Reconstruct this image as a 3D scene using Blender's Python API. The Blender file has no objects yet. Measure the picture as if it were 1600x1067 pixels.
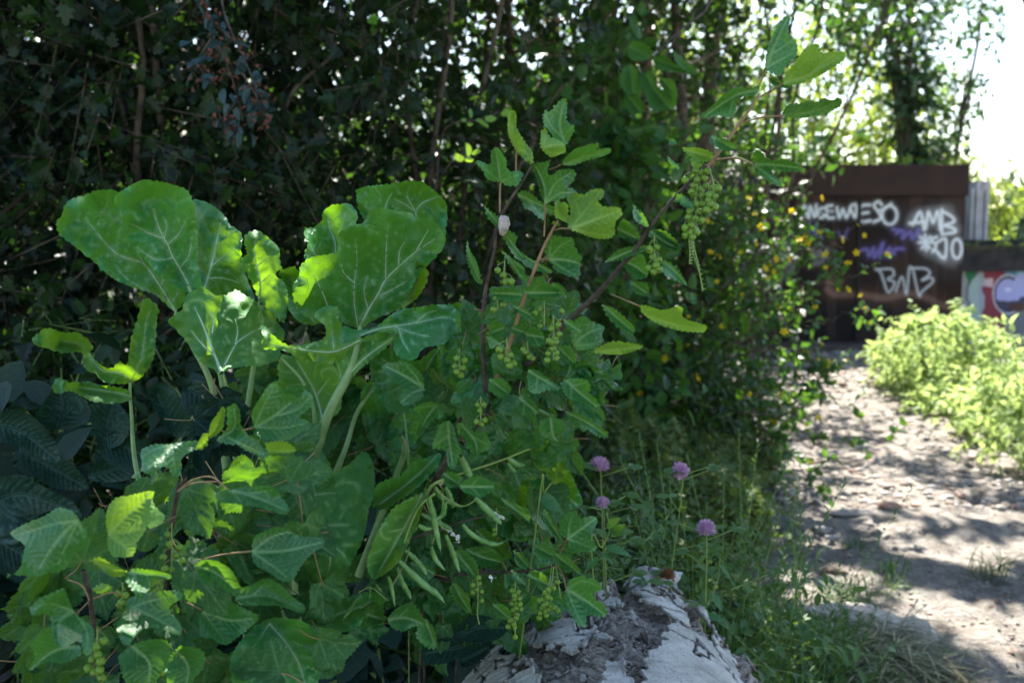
import bpy, math, random
import numpy as np
from mathutils import Vector
from mathutils.geometry import delaunay_2d_cdt
R_ = math.radians
sc = bpy.context.scene
# ---------------------------------------------------------------- camera
CAMZ, F, PITCH = 1.15, 1555.0, R_(5.27)
cd = bpy.data.cameras.new('camera'); cam = bpy.data.objects.new('camera', cd); sc.collection.objects.link(cam)
cam.location = (0, 0, CAMZ); cam.rotation_euler = (R_(90) - PITCH, 0, 0)
cd.sensor_width = 36; cd.lens = 36 * F / 1600; cd.clip_start = .05; cd.clip_end = 2000
cd.dof.use_dof = True; cd.dof.focus_distance = 1.27; cd.dof.aperture_fstop = 6.0
sc.camera = cam
# ---------------------------------------------------------------- light
SUN_EL, SUN_AZ = R_(50), R_(6)            # azimuth measured clockwise from +Y (straight ahead of the camera)
SUNV = np.array([math.sin(SUN_AZ) * math.cos(SUN_EL), math.cos(SUN_AZ) * math.cos(SUN_EL), math.sin(SUN_EL)])
w = bpy.data.worlds.new('World'); sc.world = w; w.use_nodes = True
wn = w.node_tree.nodes; wl = w.node_tree.links
bg = wn['Background']; sky = wn.new('ShaderNodeTexSky'); sky.sky_type = 'NISHITA'; sky.sun_disc = False
sky.sun_elevation = SUN_EL; sky.sun_rotation = SUN_AZ; sky.air_density = 1.2; sky.dust_density = 1.0; sky.ozone_density = 1.0
wl.new(sky.outputs[0], bg.inputs[0]); bg.inputs[1].default_value = .07
ld = bpy.data.lights.new('sun', 'SUN'); ld.energy = 5.0; ld.angle = R_(.53); ld.color = (1, .95, .86)
lo = bpy.data.objects.new('sun', ld); sc.collection.objects.link(lo)
lo.rotation_euler = Vector(SUNV).to_track_quat('Z', 'Y').to_euler()
sc.view_settings.view_transform = 'Standard'; sc.view_settings.look = 'None'
sc.view_settings.gamma = 1; sc.view_settings.use_curve_mapping = False
sc.view_settings.exposure = 2.55
sc.cycles.max_bounces = 7; sc.cycles.diffuse_bounces = 3; sc.cycles.glossy_bounces = 2
sc.cycles.transmission_bounces = 4; sc.cycles.transparent_max_bounces = 4
sc.cycles.caustics_reflective = False; sc.cycles.caustics_refractive = False
sc.cycles.sample_clamp_indirect = 6
# ---------------------------------------------------------------- geometry helpers
CP, SP = math.cos(PITCH), math.sin(PITCH)
def P(px, py, d):                          # point seen at photo pixel (px,py), d metres along the view axis
    u = (np.asarray(px, float) - 800) / F; v = -(np.asarray(py, float) - 533.5) / F
    d = np.asarray(d, float) + 0 * u
    return np.stack([d * u, d * (CP + v * SP), CAMZ + d * (-SP + v * CP)], -1)
def PY(px, py, Y):                         # same pixel at world depth Y
    v = -(py - 533.5) / F
    return P(px, py, Y / (CP + v * SP))
def G(px, py):                             # same pixel on the ground
    v = -(py - 533.5) / F
    return P(px, py, -CAMZ / (-SP + v * CP))
rs = np.random.RandomState
def _h(ix, iy, iz, s):
    n = (ix * 374761393 + iy * 668265263 + iz * 2147483647 + s * 1274126177) & 0xffffffff
    n = ((n ^ (n >> 13)) * 1274126177) & 0xffffffff
    return ((n ^ (n >> 16)) & 0xffff) / 32767.5 - 1
def noise(p, s=0):
    p = np.asarray(p, float); i = np.floor(p).astype(np.int64); f = p - i; f = f * f * (3 - 2 * f); r = 0
    for dx in (0, 1):
        for dy in (0, 1):
            for dz in (0, 1):
                wt = (f[..., 0] if dx else 1 - f[..., 0]) * (f[..., 1] if dy else 1 - f[..., 1]) * (f[..., 2] if dz else 1 - f[..., 2])
                r = r + wt * _h(i[..., 0] + dx, i[..., 1] + dy, i[..., 2] + dz, s)
    return r
def fbm(p, o=4, s=0, g=.5):
    a, r, q = 1, 0, np.asarray(p, float)
    for k in range(o):
        r = r + a * noise(q, s + k); q = q * 2.03 + 7.1; a *= g
    return r
def nrm(v): return v / np.maximum(np.linalg.norm(v, axis=-1, keepdims=True), 1e-9)
class MB:                                   # collects pieces, links them as ONE mesh object
    def __init__(s): s.V = []; s.F = []; s.M = []; s.A = []; s.n = 0
    def add(s, V, Fc, m=0, a=0.0):          # Fc: array (k,3) or (k,4); a: per-vertex value for 'tint'
        V = np.asarray(V, float).reshape(-1, 3); Fc = np.asarray(Fc, np.int64)
        s.V.append(V); s.F.append(Fc + s.n); s.M.append(np.full(len(Fc), m, np.int32))
        s.A.append(np.broadcast_to(np.asarray(a, float), (len(V),))); s.n += len(V); return s
    def mesh(s, name, mats, smooth=True, attrs=None):
        me = bpy.data.meshes.new(name)
        V = np.concatenate(s.V) if s.V else np.zeros((0, 3))
        tot = np.concatenate([np.full(len(f), f.shape[1], np.int32) for f in s.F])
        idx = np.concatenate([f.ravel() for f in s.F]).astype(np.int32)
        me.vertices.add(len(V)); me.vertices.foreach_set('co', V.astype(np.float32).ravel())
        me.loops.add(len(idx)); me.loops.foreach_set('vertex_index', idx)
        me.polygons.add(len(tot)); me.polygons.foreach_set('loop_start', np.concatenate([[0], np.cumsum(tot)[:-1]]).astype(np.int32))
        me.polygons.foreach_set('loop_total', tot); me.polygons.foreach_set('material_index', np.concatenate(s.M))
        me.polygons.foreach_set('use_smooth', np.full(len(tot), bool(smooth)))
        at = me.attributes.new('tint', 'FLOAT', 'POINT'); at.data.foreach_set('value', np.concatenate(s.A).astype(np.float32))
        for k, v in (attrs or {}).items():
            if v.ndim == 2:
                a = me.attributes.new(k, 'FLOAT_COLOR', 'POINT'); a.data.foreach_set('color', v.astype(np.float32).ravel())
            else:
                a = me.attributes.new(k, 'FLOAT', 'POINT'); a.data.foreach_set('value', v.astype(np.float32))
        me.update(calc_edges=True); me.validate()
        for m in (mats if isinstance(mats, (list, tuple)) else [mats]): me.materials.append(m)
        return me
    def build(s, name, mats, parent=None, smooth=True, attrs=None, origin=None):
        if not s.V: return None
        if origin is not None: s.V = [v - np.asarray(origin) for v in s.V]
        o = bpy.data.objects.new(name, s.mesh(name, mats, smooth, attrs)); sc.collection.objects.link(o)
        if origin is not None: o.location = tuple(origin)
        if parent is not None:
            o.parent = parent; o.matrix_parent_inverse.translation = -Vector(parent.location)   # things carry no rotation
        return o
def tag(o, label=None, cat=None, group=None, kind=None):
    for k, v in (('label', label), ('category', cat), ('group', group), ('kind', kind)):
        if v: o[k] = v
    return o
def thing(name, label, cat, loc, group=None):
    o = bpy.data.objects.new(name, None); sc.collection.objects.link(o); o.location = tuple(loc); o.empty_display_size = .1
    return tag(o, label, cat, group)
def tube(pts, rad, seg=6, cap=True):
    pts = np.asarray(pts, float); n = len(pts); rad = np.broadcast_to(np.asarray(rad, float), (n,))
    t = nrm(np.gradient(pts, axis=0)); up = np.array([0, 0, 1.]) if abs(t[0][2]) < .9 else np.array([1., 0, 0])
    a = nrm(np.cross(t[0], up)); A = []
    for k in range(n):
        a = nrm(a - t[k] * np.dot(a, t[k])); A.append(a)
    A = np.array(A); B = np.cross(t, A); th = np.arange(seg) * 2 * math.pi / seg
    V = (pts[:, None] + rad[:, None, None] * (np.cos(th)[None, :, None] * A[:, None] + np.sin(th)[None, :, None] * B[:, None])).reshape(-1, 3)
    i = np.arange(n - 1)[:, None] * seg; j = np.arange(seg)[None]; j2 = (j + 1) % seg
    Fq = np.stack([i + j, i + j2, i + seg + j2, i + seg + j], -1).reshape(-1, 4)
    return V, Fq
def curve(pts, n=12):                       # Catmull-Rom through points of any dimension
    p = np.asarray(pts, float); p = np.vstack([2 * p[0] - p[1], p, 2 * p[-1] - p[-2]]); out = []
    for k in range(1, len(p) - 2):
        t = np.linspace(0, 1, n, endpoint=False)[:, None]; a, b, c, d = p[k - 1:k + 3]
        out.append(.5 * (2 * b + (c - a) * t + (2 * a - 5 * b + 4 * c - d) * t * t + (3 * b - a - 3 * c + d) * t ** 3))
    return np.vstack(out + [p[-2:-1]])
def resample(p, step, closed=False):
    p = np.asarray(p, float)
    if closed: p = np.vstack([p, p[:1]])
    s = np.concatenate([[0], np.cumsum(np.linalg.norm(np.diff(p, axis=0), axis=1))]); n = max(3, int(s[-1] / step))
    t = np.linspace(0, s[-1], n, endpoint=not closed)
    return np.stack([np.interp(t, s, p[:, k]) for k in range(p.shape[1])], -1)
def segdist(Q, poly):                       # distance of points Q to a polyline, and position along it 0..1
    poly = np.asarray(poly, float); a = poly[:-1]; b = poly[1:]; ab = b - a
    L = np.concatenate([[0], np.cumsum(np.linalg.norm(ab, axis=1))])
    t = np.clip(((Q[:, None] - a) * ab).sum(-1) / np.maximum((ab ** 2).sum(-1), 1e-9), 0, 1)
    d = np.linalg.norm(Q[:, None] - (a + t[..., None] * ab), axis=-1); k = d.argmin(1); r = np.arange(len(Q))
    return d[r, k], (L[k] + t[r, k] * (L[k + 1] - L[k])) / L[-1]
def inpoly(Q, poly):
    x, y = Q[:, 0], Q[:, 1]; c = np.zeros(len(Q), bool); p = np.asarray(poly)
    for (x1, y1), (x2, y2) in zip(p, np.roll(p, -1, 0)):
        if y1 == y2: continue
        c ^= ((y1 > y) != (y2 > y)) & (x < (x2 - x1) * (y - y1) / (y2 - y1) + x1)
    return c
def cdt(outline, inner):
    n = len(outline); pts = [Vector(p) for p in np.vstack([outline, inner])]
    e = [(k, (k + 1) % n) for k in range(n)]
    v, _, f, _, _, _ = delaunay_2d_cdt(pts, e, [list(range(n))], 1, 1e-4)
    return np.array([tuple(q) for q in v]), np.array([q for q in f if len(q) == 3])
# ---------------------------------------------------------------- materials
class NT:
    def __init__(s, name):
        s.m = bpy.data.materials.new(name); s.m.use_nodes = True; s.t = s.m.node_tree; s.t.nodes.clear()
        s.out = s.n('OutputMaterial')
    def n(s, ty, **k):
        o = s.t.nodes.new('ShaderNode' + ty)
        for a, b in k.items(): setattr(o, a, b)
        return o
    def l(s, a, b): s.t.links.new(a, b)
    def put(s, sock, v):
        if hasattr(v, 'is_linked') or hasattr(v, 'links'): s.l(v, sock)
        else: sock.default_value = (*v, 1) if isinstance(v, tuple) and len(v) == 3 and sock.type == 'RGBA' else v
    def mix(s, f, a, b, blend='MIX'):
        o = s.n('Mix', data_type='RGBA', blend_type=blend); s.put(o.inputs[0], f); s.put(o.inputs[6], a); s.put(o.inputs[7], b); return o.outputs[2]
    def math(s, op, a, b=0.0, clamp=False):
        o = s.n('Math', operation=op, use_clamp=clamp); s.put(o.inputs[0], a); s.put(o.inputs[1], b); return o.outputs[0]
    def ramp(s, f, stops):
        o = s.n('ValToRGB'); s.l(f, o.inputs[0]); e = o.color_ramp.elements
        while len(e) < len(stops): e.new(.5)
        for q, (p, c) in zip(e, stops): q.position = p; q.color = (*c, 1) if isinstance(c, tuple) else (c, c, c, 1)
        return o.outputs[0]
    def noise(s, scale, det=4, rough=.55, co=None, dist=0):
        o = s.n('TexNoise'); o.inputs['Scale'].default_value = scale; o.inputs['Detail'].default_value = det
        o.inputs['Roughness'].default_value = rough; o.inputs['Distortion'].default_value = dist
        s.l(co or s.co(), o.inputs['Vector']); return o.outputs[0]
    def vor(s, scale, feat='DISTANCE_TO_EDGE', co=None):
        o = s.n('TexVoronoi', feature=feat); o.inputs['Scale'].default_value = scale; s.l(co or s.co(), o.inputs['Vector']); return o.outputs[0]
    def co(s):
        if not hasattr(s, '_c'): s._c = s.n('TexCoord')
        return s._c.outputs['Object']
    def attr(s, name, what='Fac'):
        o = s.n('Attribute', attribute_name=name); return o.outputs[what]
    def bump(s, h, strength=.3, dist=.01, nrm=None):
        o = s.n('Bump'); s.l(h, o.inputs['Height']); o.inputs['Strength'].default_value = strength; o.inputs['Distance'].default_value = dist
        if nrm is not None: s.l(nrm, o.inputs['Normal'])
        return o.outputs[0]
    def bsdf(s, col, rough=.6, spec=.5, bump=None, **k):
        o = s.n('BsdfPrincipled'); s.put(o.inputs['Base Color'], col); s.put(o.inputs['Roughness'], rough); o.inputs['Specular IOR Level'].default_value = spec
        if bump is not None: s.l(bump, o.inputs['Normal'])
        for a, b in k.items(): s.put(o.inputs[a.replace('_', ' ')], b)
        return o.outputs[0]
    def done(s, sh): s.l(sh, s.out.inputs[0]); return s.m
def leaf_mat(name, dark, light, trans, tw=.4, rough=.45, spec=.5, net=0, netcol=None, nscale=30, bump=.25, blot=None):
    t = NT(name); tint = t.attr('tint'); ri = t.n('ObjectInfo').outputs['Random']
    f = t.math('ADD', t.math('MULTIPLY', t.noise(nscale, 3), .7), t.math('MULTIPLY', t.math('SUBTRACT', ri, .5), .35))
    f = t.math('ADD', f, t.math('MULTIPLY', tint, .6), True)
    col = t.mix(f, dark, light)
    tr = t.mix(f, tuple(c * .7 for c in trans), trans)
    vein = t.attr('vein')
    h = t.noise(nscale * 3, 3)
    if net:
        e = t.ramp(t.vor(net), [(0, 1.0), (.035, 0.0)])
        col = t.mix(t.math('MULTIPLY', e, .16), col, netcol)
        tr = t.mix(t.math('MULTIPLY', e, .3), tr, tuple(c * .55 for c in trans))
        h = t.math('SUBTRACT', t.math('MULTIPLY', h, .5), t.math('MULTIPLY', e, .35))
    if netcol: col = t.mix(vein, col, netcol); tr = t.mix(t.math('MULTIPLY', vein, .6), tr, tuple(c * .5 for c in trans))
    if blot: col = t.mix(t.ramp(t.noise(nscale * .6, 5, .65), [(.56, 0.0), (.7, 1.0)]), col, blot)
    b = t.bump(h, bump, .004)
    s1 = t.bsdf(col, t.math('ADD', rough, t.math('MULTIPLY', t.noise(nscale * 2, 2), .15)), spec, b)
    s2 = t.n('BsdfTranslucent'); t.l(tr, s2.inputs[0]); t.l(b, s2.inputs['Normal'])
    mx = t.n('MixShader'); mx.inputs[0].default_value = tw; t.l(s1, mx.inputs[1]); t.l(s2.outputs[0], mx.inputs[2])
    return t.done(mx.outputs[0])
def plain(name, c1, c2, scale=20, rough=.7, bump=.3, spec=.3, bd=.01):
    t = NT(name); n = t.noise(scale, 5); col = t.mix(t.ramp(n, [(.35, 0.0), (.65, 1.0)]), c1, c2)
    return t.done(t.bsdf(col, rough, spec, t.bump(t.noise(scale * 2.5, 5), bump, bd)))
M = {}
M['kale'] = leaf_mat('kale_leaf', (.008, .115, .015), (.03, .205, .05), (.34, .72, .015), .2, .4, .5, 45, (.16, .34, .17), 12, .6, (.055, .20, .085))
M['kale_back'] = leaf_mat('kale_underside', (.022, .125, .022), (.05, .185, .045), (.38, .72, .02), .26, .55, .3, 55, (.2, .36, .12), 14, .4)
M['rib'] = plain('kale_rib', (.27, .43, .26), (.36, .52, .34), 60, .5, .15)
M['petiole'] = plain('kale_petiole', (.16, .28, .10), (.25, .38, .16), 40, .5, .2)
M['currant'] = leaf_mat('currant_leaf', (.007, .078, .015), (.028, .16, .042), (.28, .62, .02), .2, .4, .55, 0, (.15, .29, .11), 30, .6)
M['currant_light'] = leaf_mat('pale_lit_leaf', (.07, .19, .025), (.12, .27, .04), (.45, .72, .03), .3, .45, .4, 0, (.22, .36, .09), 30, .45)  # paler leaf copy; brightness of lit leaves put into the colour
M['deep'] = leaf_mat('dark_broad_leaf', (.003, .022, .012), (.009, .042, .026), (.05, .16, .04), .12, .5, .35, 70, (.05, .13, .11), 25, .6)
M['bark_twig'] = plain('currant_bark', (.03, .024, .02), (.10, .075, .06), 60, .7, .5)
M['young_twig'] = plain('young_twig', (.20, .12, .06), (.30, .20, .10), 60, .6, .3)
M['green_stem'] = plain('green_stem', (.14, .24, .05), (.22, .30, .09), 60, .5, .2)
M['pod'] = plain('green_pod', (.07, .19, .04), (.13, .28, .08), 50, .45, .2, .5)
def berry_mat():
    t = NT('green_berry'); a = t.attr('tint')
    col = t.mix(a, (.15, .28, .035), (.03, .03, .012))
    s1 = t.bsdf(col, .25, .5); s2 = t.n('BsdfTranslucent'); t.put(s2.inputs[0], (.5, .72, .10))
    mx = t.n('MixShader'); mx.inputs[0].default_value = .35; t.l(s1, mx.inputs[1]); t.l(s2.outputs[0], mx.inputs[2]); return t.done(mx.outputs[0])
M['berry'] = berry_mat()
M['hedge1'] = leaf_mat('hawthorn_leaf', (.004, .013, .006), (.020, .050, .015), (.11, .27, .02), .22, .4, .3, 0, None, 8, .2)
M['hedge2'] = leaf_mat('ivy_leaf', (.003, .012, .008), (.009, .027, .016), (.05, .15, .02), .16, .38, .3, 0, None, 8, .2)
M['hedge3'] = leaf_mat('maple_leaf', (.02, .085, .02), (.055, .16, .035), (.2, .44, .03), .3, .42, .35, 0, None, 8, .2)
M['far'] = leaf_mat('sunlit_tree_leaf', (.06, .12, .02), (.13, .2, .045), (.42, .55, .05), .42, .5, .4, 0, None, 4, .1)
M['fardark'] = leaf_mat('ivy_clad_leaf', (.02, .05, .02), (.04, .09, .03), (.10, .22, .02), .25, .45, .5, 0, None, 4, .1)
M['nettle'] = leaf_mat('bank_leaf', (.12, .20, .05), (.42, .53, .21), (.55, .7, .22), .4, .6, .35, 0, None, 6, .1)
M['cover'] = leaf_mat('ground_cover_leaf', (.035, .08, .02), (.14, .17, .05), (.22, .34, .04), .25, .6, .3, 0, None, 10, .1)
M['grass'] = leaf_mat('grass_blade', (.03, .09, .025), (.075, .16, .04), (.2, .36, .04), .25, .5, .4, 0, None, 10, .1)
M['flowerbush'] = leaf_mat('shrub_leaf', (.018, .065, .02), (.06, .15, .04), (.2, .42, .03), .3, .36, .4, 0, None, 10, .2)
M['yellow'] = leaf_mat('yellow_petal', (.75, .5, .01), (.85, .65, .02), (.9, .7, .02), .4, .6, .2, 0, None, 10, .1)
M['trunk'] = plain('tree_bark', (.035, .028, .02), (.13, .1, .07), 14, .85, .8, .2, .03)
M['trunk2'] = plain('hazel_bark', (.12, .08, .05), (.32, .22, .14), 14, .8, .6, .2, .03)
M['drygrass'] = plain('dry_grass', (.13, .12, .06), (.36, .33, .2), 30, .8, .2)
# ---------------------------------------------------------------- leaf templates for crowns (tip along +y, face +z)
def tmpl(half, fold=.25, droop=.15):
    h = np.array(half, float); n = len(h)
    mid = np.stack([np.zeros(n), h[:, 1]], -1); mid[0] = (0, h[0, 1])
    V = []; 
    for q in (h, mid, h * [-1, 1]):
        z = fold * -np.abs(q[:, 0]) * -1 - droop * q[:, 1] ** 2
        V.append(np.stack([q[:, 0], q[:, 1], z], -1))
    V = np.vstack(V); Fc = []
    for k in range(n - 1):
        Fc += [(k, k + 1, n + k + 1), (k, n + k + 1, n + k), (n + k, n + k + 1, 2 * n + k + 1), (n + k, 2 * n + k + 1, 2 * n + k)]
    return V, np.array(Fc)
T_OVAL = tmpl([(0.02, 0), (.26, .22), (.3, .5), (.18, .8), (.01, 1)])
T_DIA = tmpl([(0.02, 0), (.33, .42), (.01, 1)])
T_LANCE = tmpl([(.02, 0), (.13, .3), (.11, .65), (.005, 1)])
T_LOBE = tmpl([(.02, 0), (.3, .12), (.47, .34), (.24, .38), (.42, .66), (.17, .66), (.16, .9), (.01, 1)])
T_IVY = tmpl([(.02, .06), (.3, -.02), (.52, .2), (.3, .34), (.4, .56), (.2, .62), (.01, 1)])
T_MAPLE = tmpl([(.02, 0), (.4, -.06), (.3, .1), (.62, .25), (.5, .36), (.58, .62), (.26, .52), (.2, .78), (.01, 1.05)], .2, .25)
T_NETTLE = tmpl([(.03, 0), (.3, .14), (.3, .3), (.24, .5), (.13, .75), (.01, 1)], .3, .35)
HOLES = []                                   # gaps in the canopy the sun falls through: (point, radius)
def keep_sun(p, mg=.02):
    k = np.ones(len(p), bool)
    for q, r in HOLES:
        v = p - q; s = v @ SUNV; d = np.linalg.norm(v - s[:, None] * SUNV, axis=1); k &= ~((d < r + mg) & (s > .35))
    return k
def frames(t, n):
    t = nrm(t); n = nrm(n - t * (n * t).sum(-1, keepdims=True)); x = np.cross(t, n); return np.stack([x, t, n], -1)
def scatter(T, pos, Rm, s):
    V, Fc = T; n = len(pos)
    W = np.einsum('nij,vj->nvi', Rm * s[:, None, None], V) + pos[:, None]
    Fa = Fc[None] + (np.arange(n) * len(V))[:, None, None]
    return W.reshape(-1, 3), Fa.reshape(-1, Fc.shape[1])
def twig_cloud(blobs, nt, m, size, seed, T, tlen=.3, shell=.45, droop=.2, leafup=.7, clump=0, gap=0, gth=-.25, minY=2.2, tw_r=.0016, box=None):
    """twigs with leaves along them, spread through ellipsoid blobs (cx,cy,cz,rx,ry,rz[,weight])"""
    r = rs(seed); wts = np.array([(b[6] if len(b) > 6 else b[3] * b[4] * b[5]) for b in blobs], float); wts /= wts.sum()
    bi = r.choice(len(blobs), nt, p=wts); B = np.array([b[:6] for b in blobs])[bi]
    d = nrm(r.normal(size=(nt, 3))); rad = r.uniform(0, 1, nt) ** shell
    p0 = B[:, :3] + d * B[:, 3:] * rad[:, None]
    if gap:
        k = fbm(p0 * gap, 2, seed) > gth ; p0, d, B = p0[k], d[k], B[k]
    p0 = p0[p0[:, 2] > .04]; d = d[:len(p0)]; nt = len(p0)
    td = nrm(d * .8 + r.normal(size=(nt, 3)) * .7 + [0, 0, -droop]); L = tlen * r.uniform(.5, 1.3, nt)
    u = (np.arange(m) + .5) / m
    bend = np.array([0, 0, -.5]) * tlen
    tp = p0[:, None] + td[:, None] * (L[:, None] * u)[..., None] + bend * (u ** 2)[None, :, None] * r.uniform(0, 1, (nt, 1, 1))
    side = nrm(np.cross(td, r.normal(size=(nt, 3))))
    sg = np.where(np.arange(m) % 2, 1, -1)[None, :, None]
    lt = nrm(side[:, None] * sg + td[:, None] * .6 + r.normal(size=(nt, m, 3)) * .45 + [0, 0, -droop])
    ln = nrm(np.array([0, 0, leafup]) + r.normal(size=(nt, m, 3)) * .55 + d[:, None] * .25)
    sz = size * r.uniform(.6, 1.25, (nt, m)); ti = np.clip(r.normal(0, .35, (nt, 1)) + r.normal(0, .25, (nt, m)), -1, 1)
    pos, lt, ln, sz, ti = tp.reshape(-1, 3), lt.reshape(-1, 3), ln.reshape(-1, 3), sz.ravel(), ti.ravel()
    k = keep_sun(pos, size * .42) & (pos[:, 1] > minY) & (pos[:, 2] > .02)
    if box is not None: k &= box(pos)
    pos, lt, ln, sz, ti = pos[k], lt[k], ln[k], sz[k], ti[k]
    V, Fc = scatter(T, pos, frames(lt, ln), sz)
    # twig sticks
    e = p0 + td * L[:, None] + bend * .5
    kk = keep_sun(e) & (e[:, 1] > minY) & (p0[:, 1] > minY); a, b = p0[kk], e[kk]
    s = nrm(np.cross(b - a, [0.3, .2, 1.])); q = nrm(np.cross(b - a, s)); n = len(a); W = []
    for an in (0, 2.094, 4.189):
        o = (s * math.cos(an) + q * math.sin(an)) * tw_r; W += [a + o * 1.6, b + o * .5]
    W = np.stack(W, 1).reshape(-1, 3); Q = np.array([(0, 1, 3, 2), (2, 3, 5, 4), (4, 5, 1, 0)])
    FW = (Q[None] + (np.arange(n) * 6)[:, None, None]).reshape(-1, 4)
    return V, Fc, np.repeat(ti, len(T[0])), W, FW
def limbs(mb, base, tops, r0, seed, seg=7, wob=.12):
    r = rs(seed); main = None
    for k, t in enumerate(tops):
        t = np.array(t, float); b = np.array(base, float)
        if k and main is not None: b = main[int(len(main) * r.uniform(.25, .6))]
        n = 9; u = np.linspace(0, 1, n)[:, None]; L = np.linalg.norm(t - b)
        p = b + (t - b) * u + np.array([0, 0, .12 * L]) * np.sin(u * math.pi) * (k > 0) + r.normal(size=(n, 3)) * wob * .25 * L * .3 * (u > 0) * [1, 1, .3]
        p = curve(p, 3); 
        if not k: main = p
        rr = r0 * (1 if k == 0 else .45); mb.add(*tube(p, np.linspace(rr, rr * .3, len(p)), seg))
def shrub(name, label, cat, base, blobs, nt, m, size, T, mat, seed, r0=.03, group=None, tops=None, tlen=.3, bark='trunk', nl=6, high=None, **k):
    o = thing(name, label, cat, (base[0], base[1], 0), group)
    tb = MB(); r = rs(seed + 5)
    if tops is None:
        tops = [np.array(b[:3]) + [0, 0, b[5] * .4] for b in blobs[:1]] + [np.array(blobs[r.randint(len(blobs))][:3]) + r.normal(size=3) * .5 * np.array(blobs[0][3:6]) for _ in range(nl)]
        tops = [t for t in tops if t[2] > .3]
    limbs(tb, (base[0], base[1], -.05), tops, r0, seed)
    V, Fc, ti, W, FW = twig_cloud(blobs, nt, m, size, seed, T, tlen, **k)
    tb.add(W, FW)
    tb.build('trunk', M[bark], o)
    cm = MB().add(V, Fc, 0, ti)
    if high:  # unseen upper leaf layer, added to shade the foreground and path
        V, Fc, ti, W, FW = twig_cloud(high[0], high[1], 8, .125, seed + 500, T_DIA, .45, gap=.9); cm.add(V, Fc, 0, ti)
    cm.build('crown', M[mat], o, smooth=False)
    return o
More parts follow.
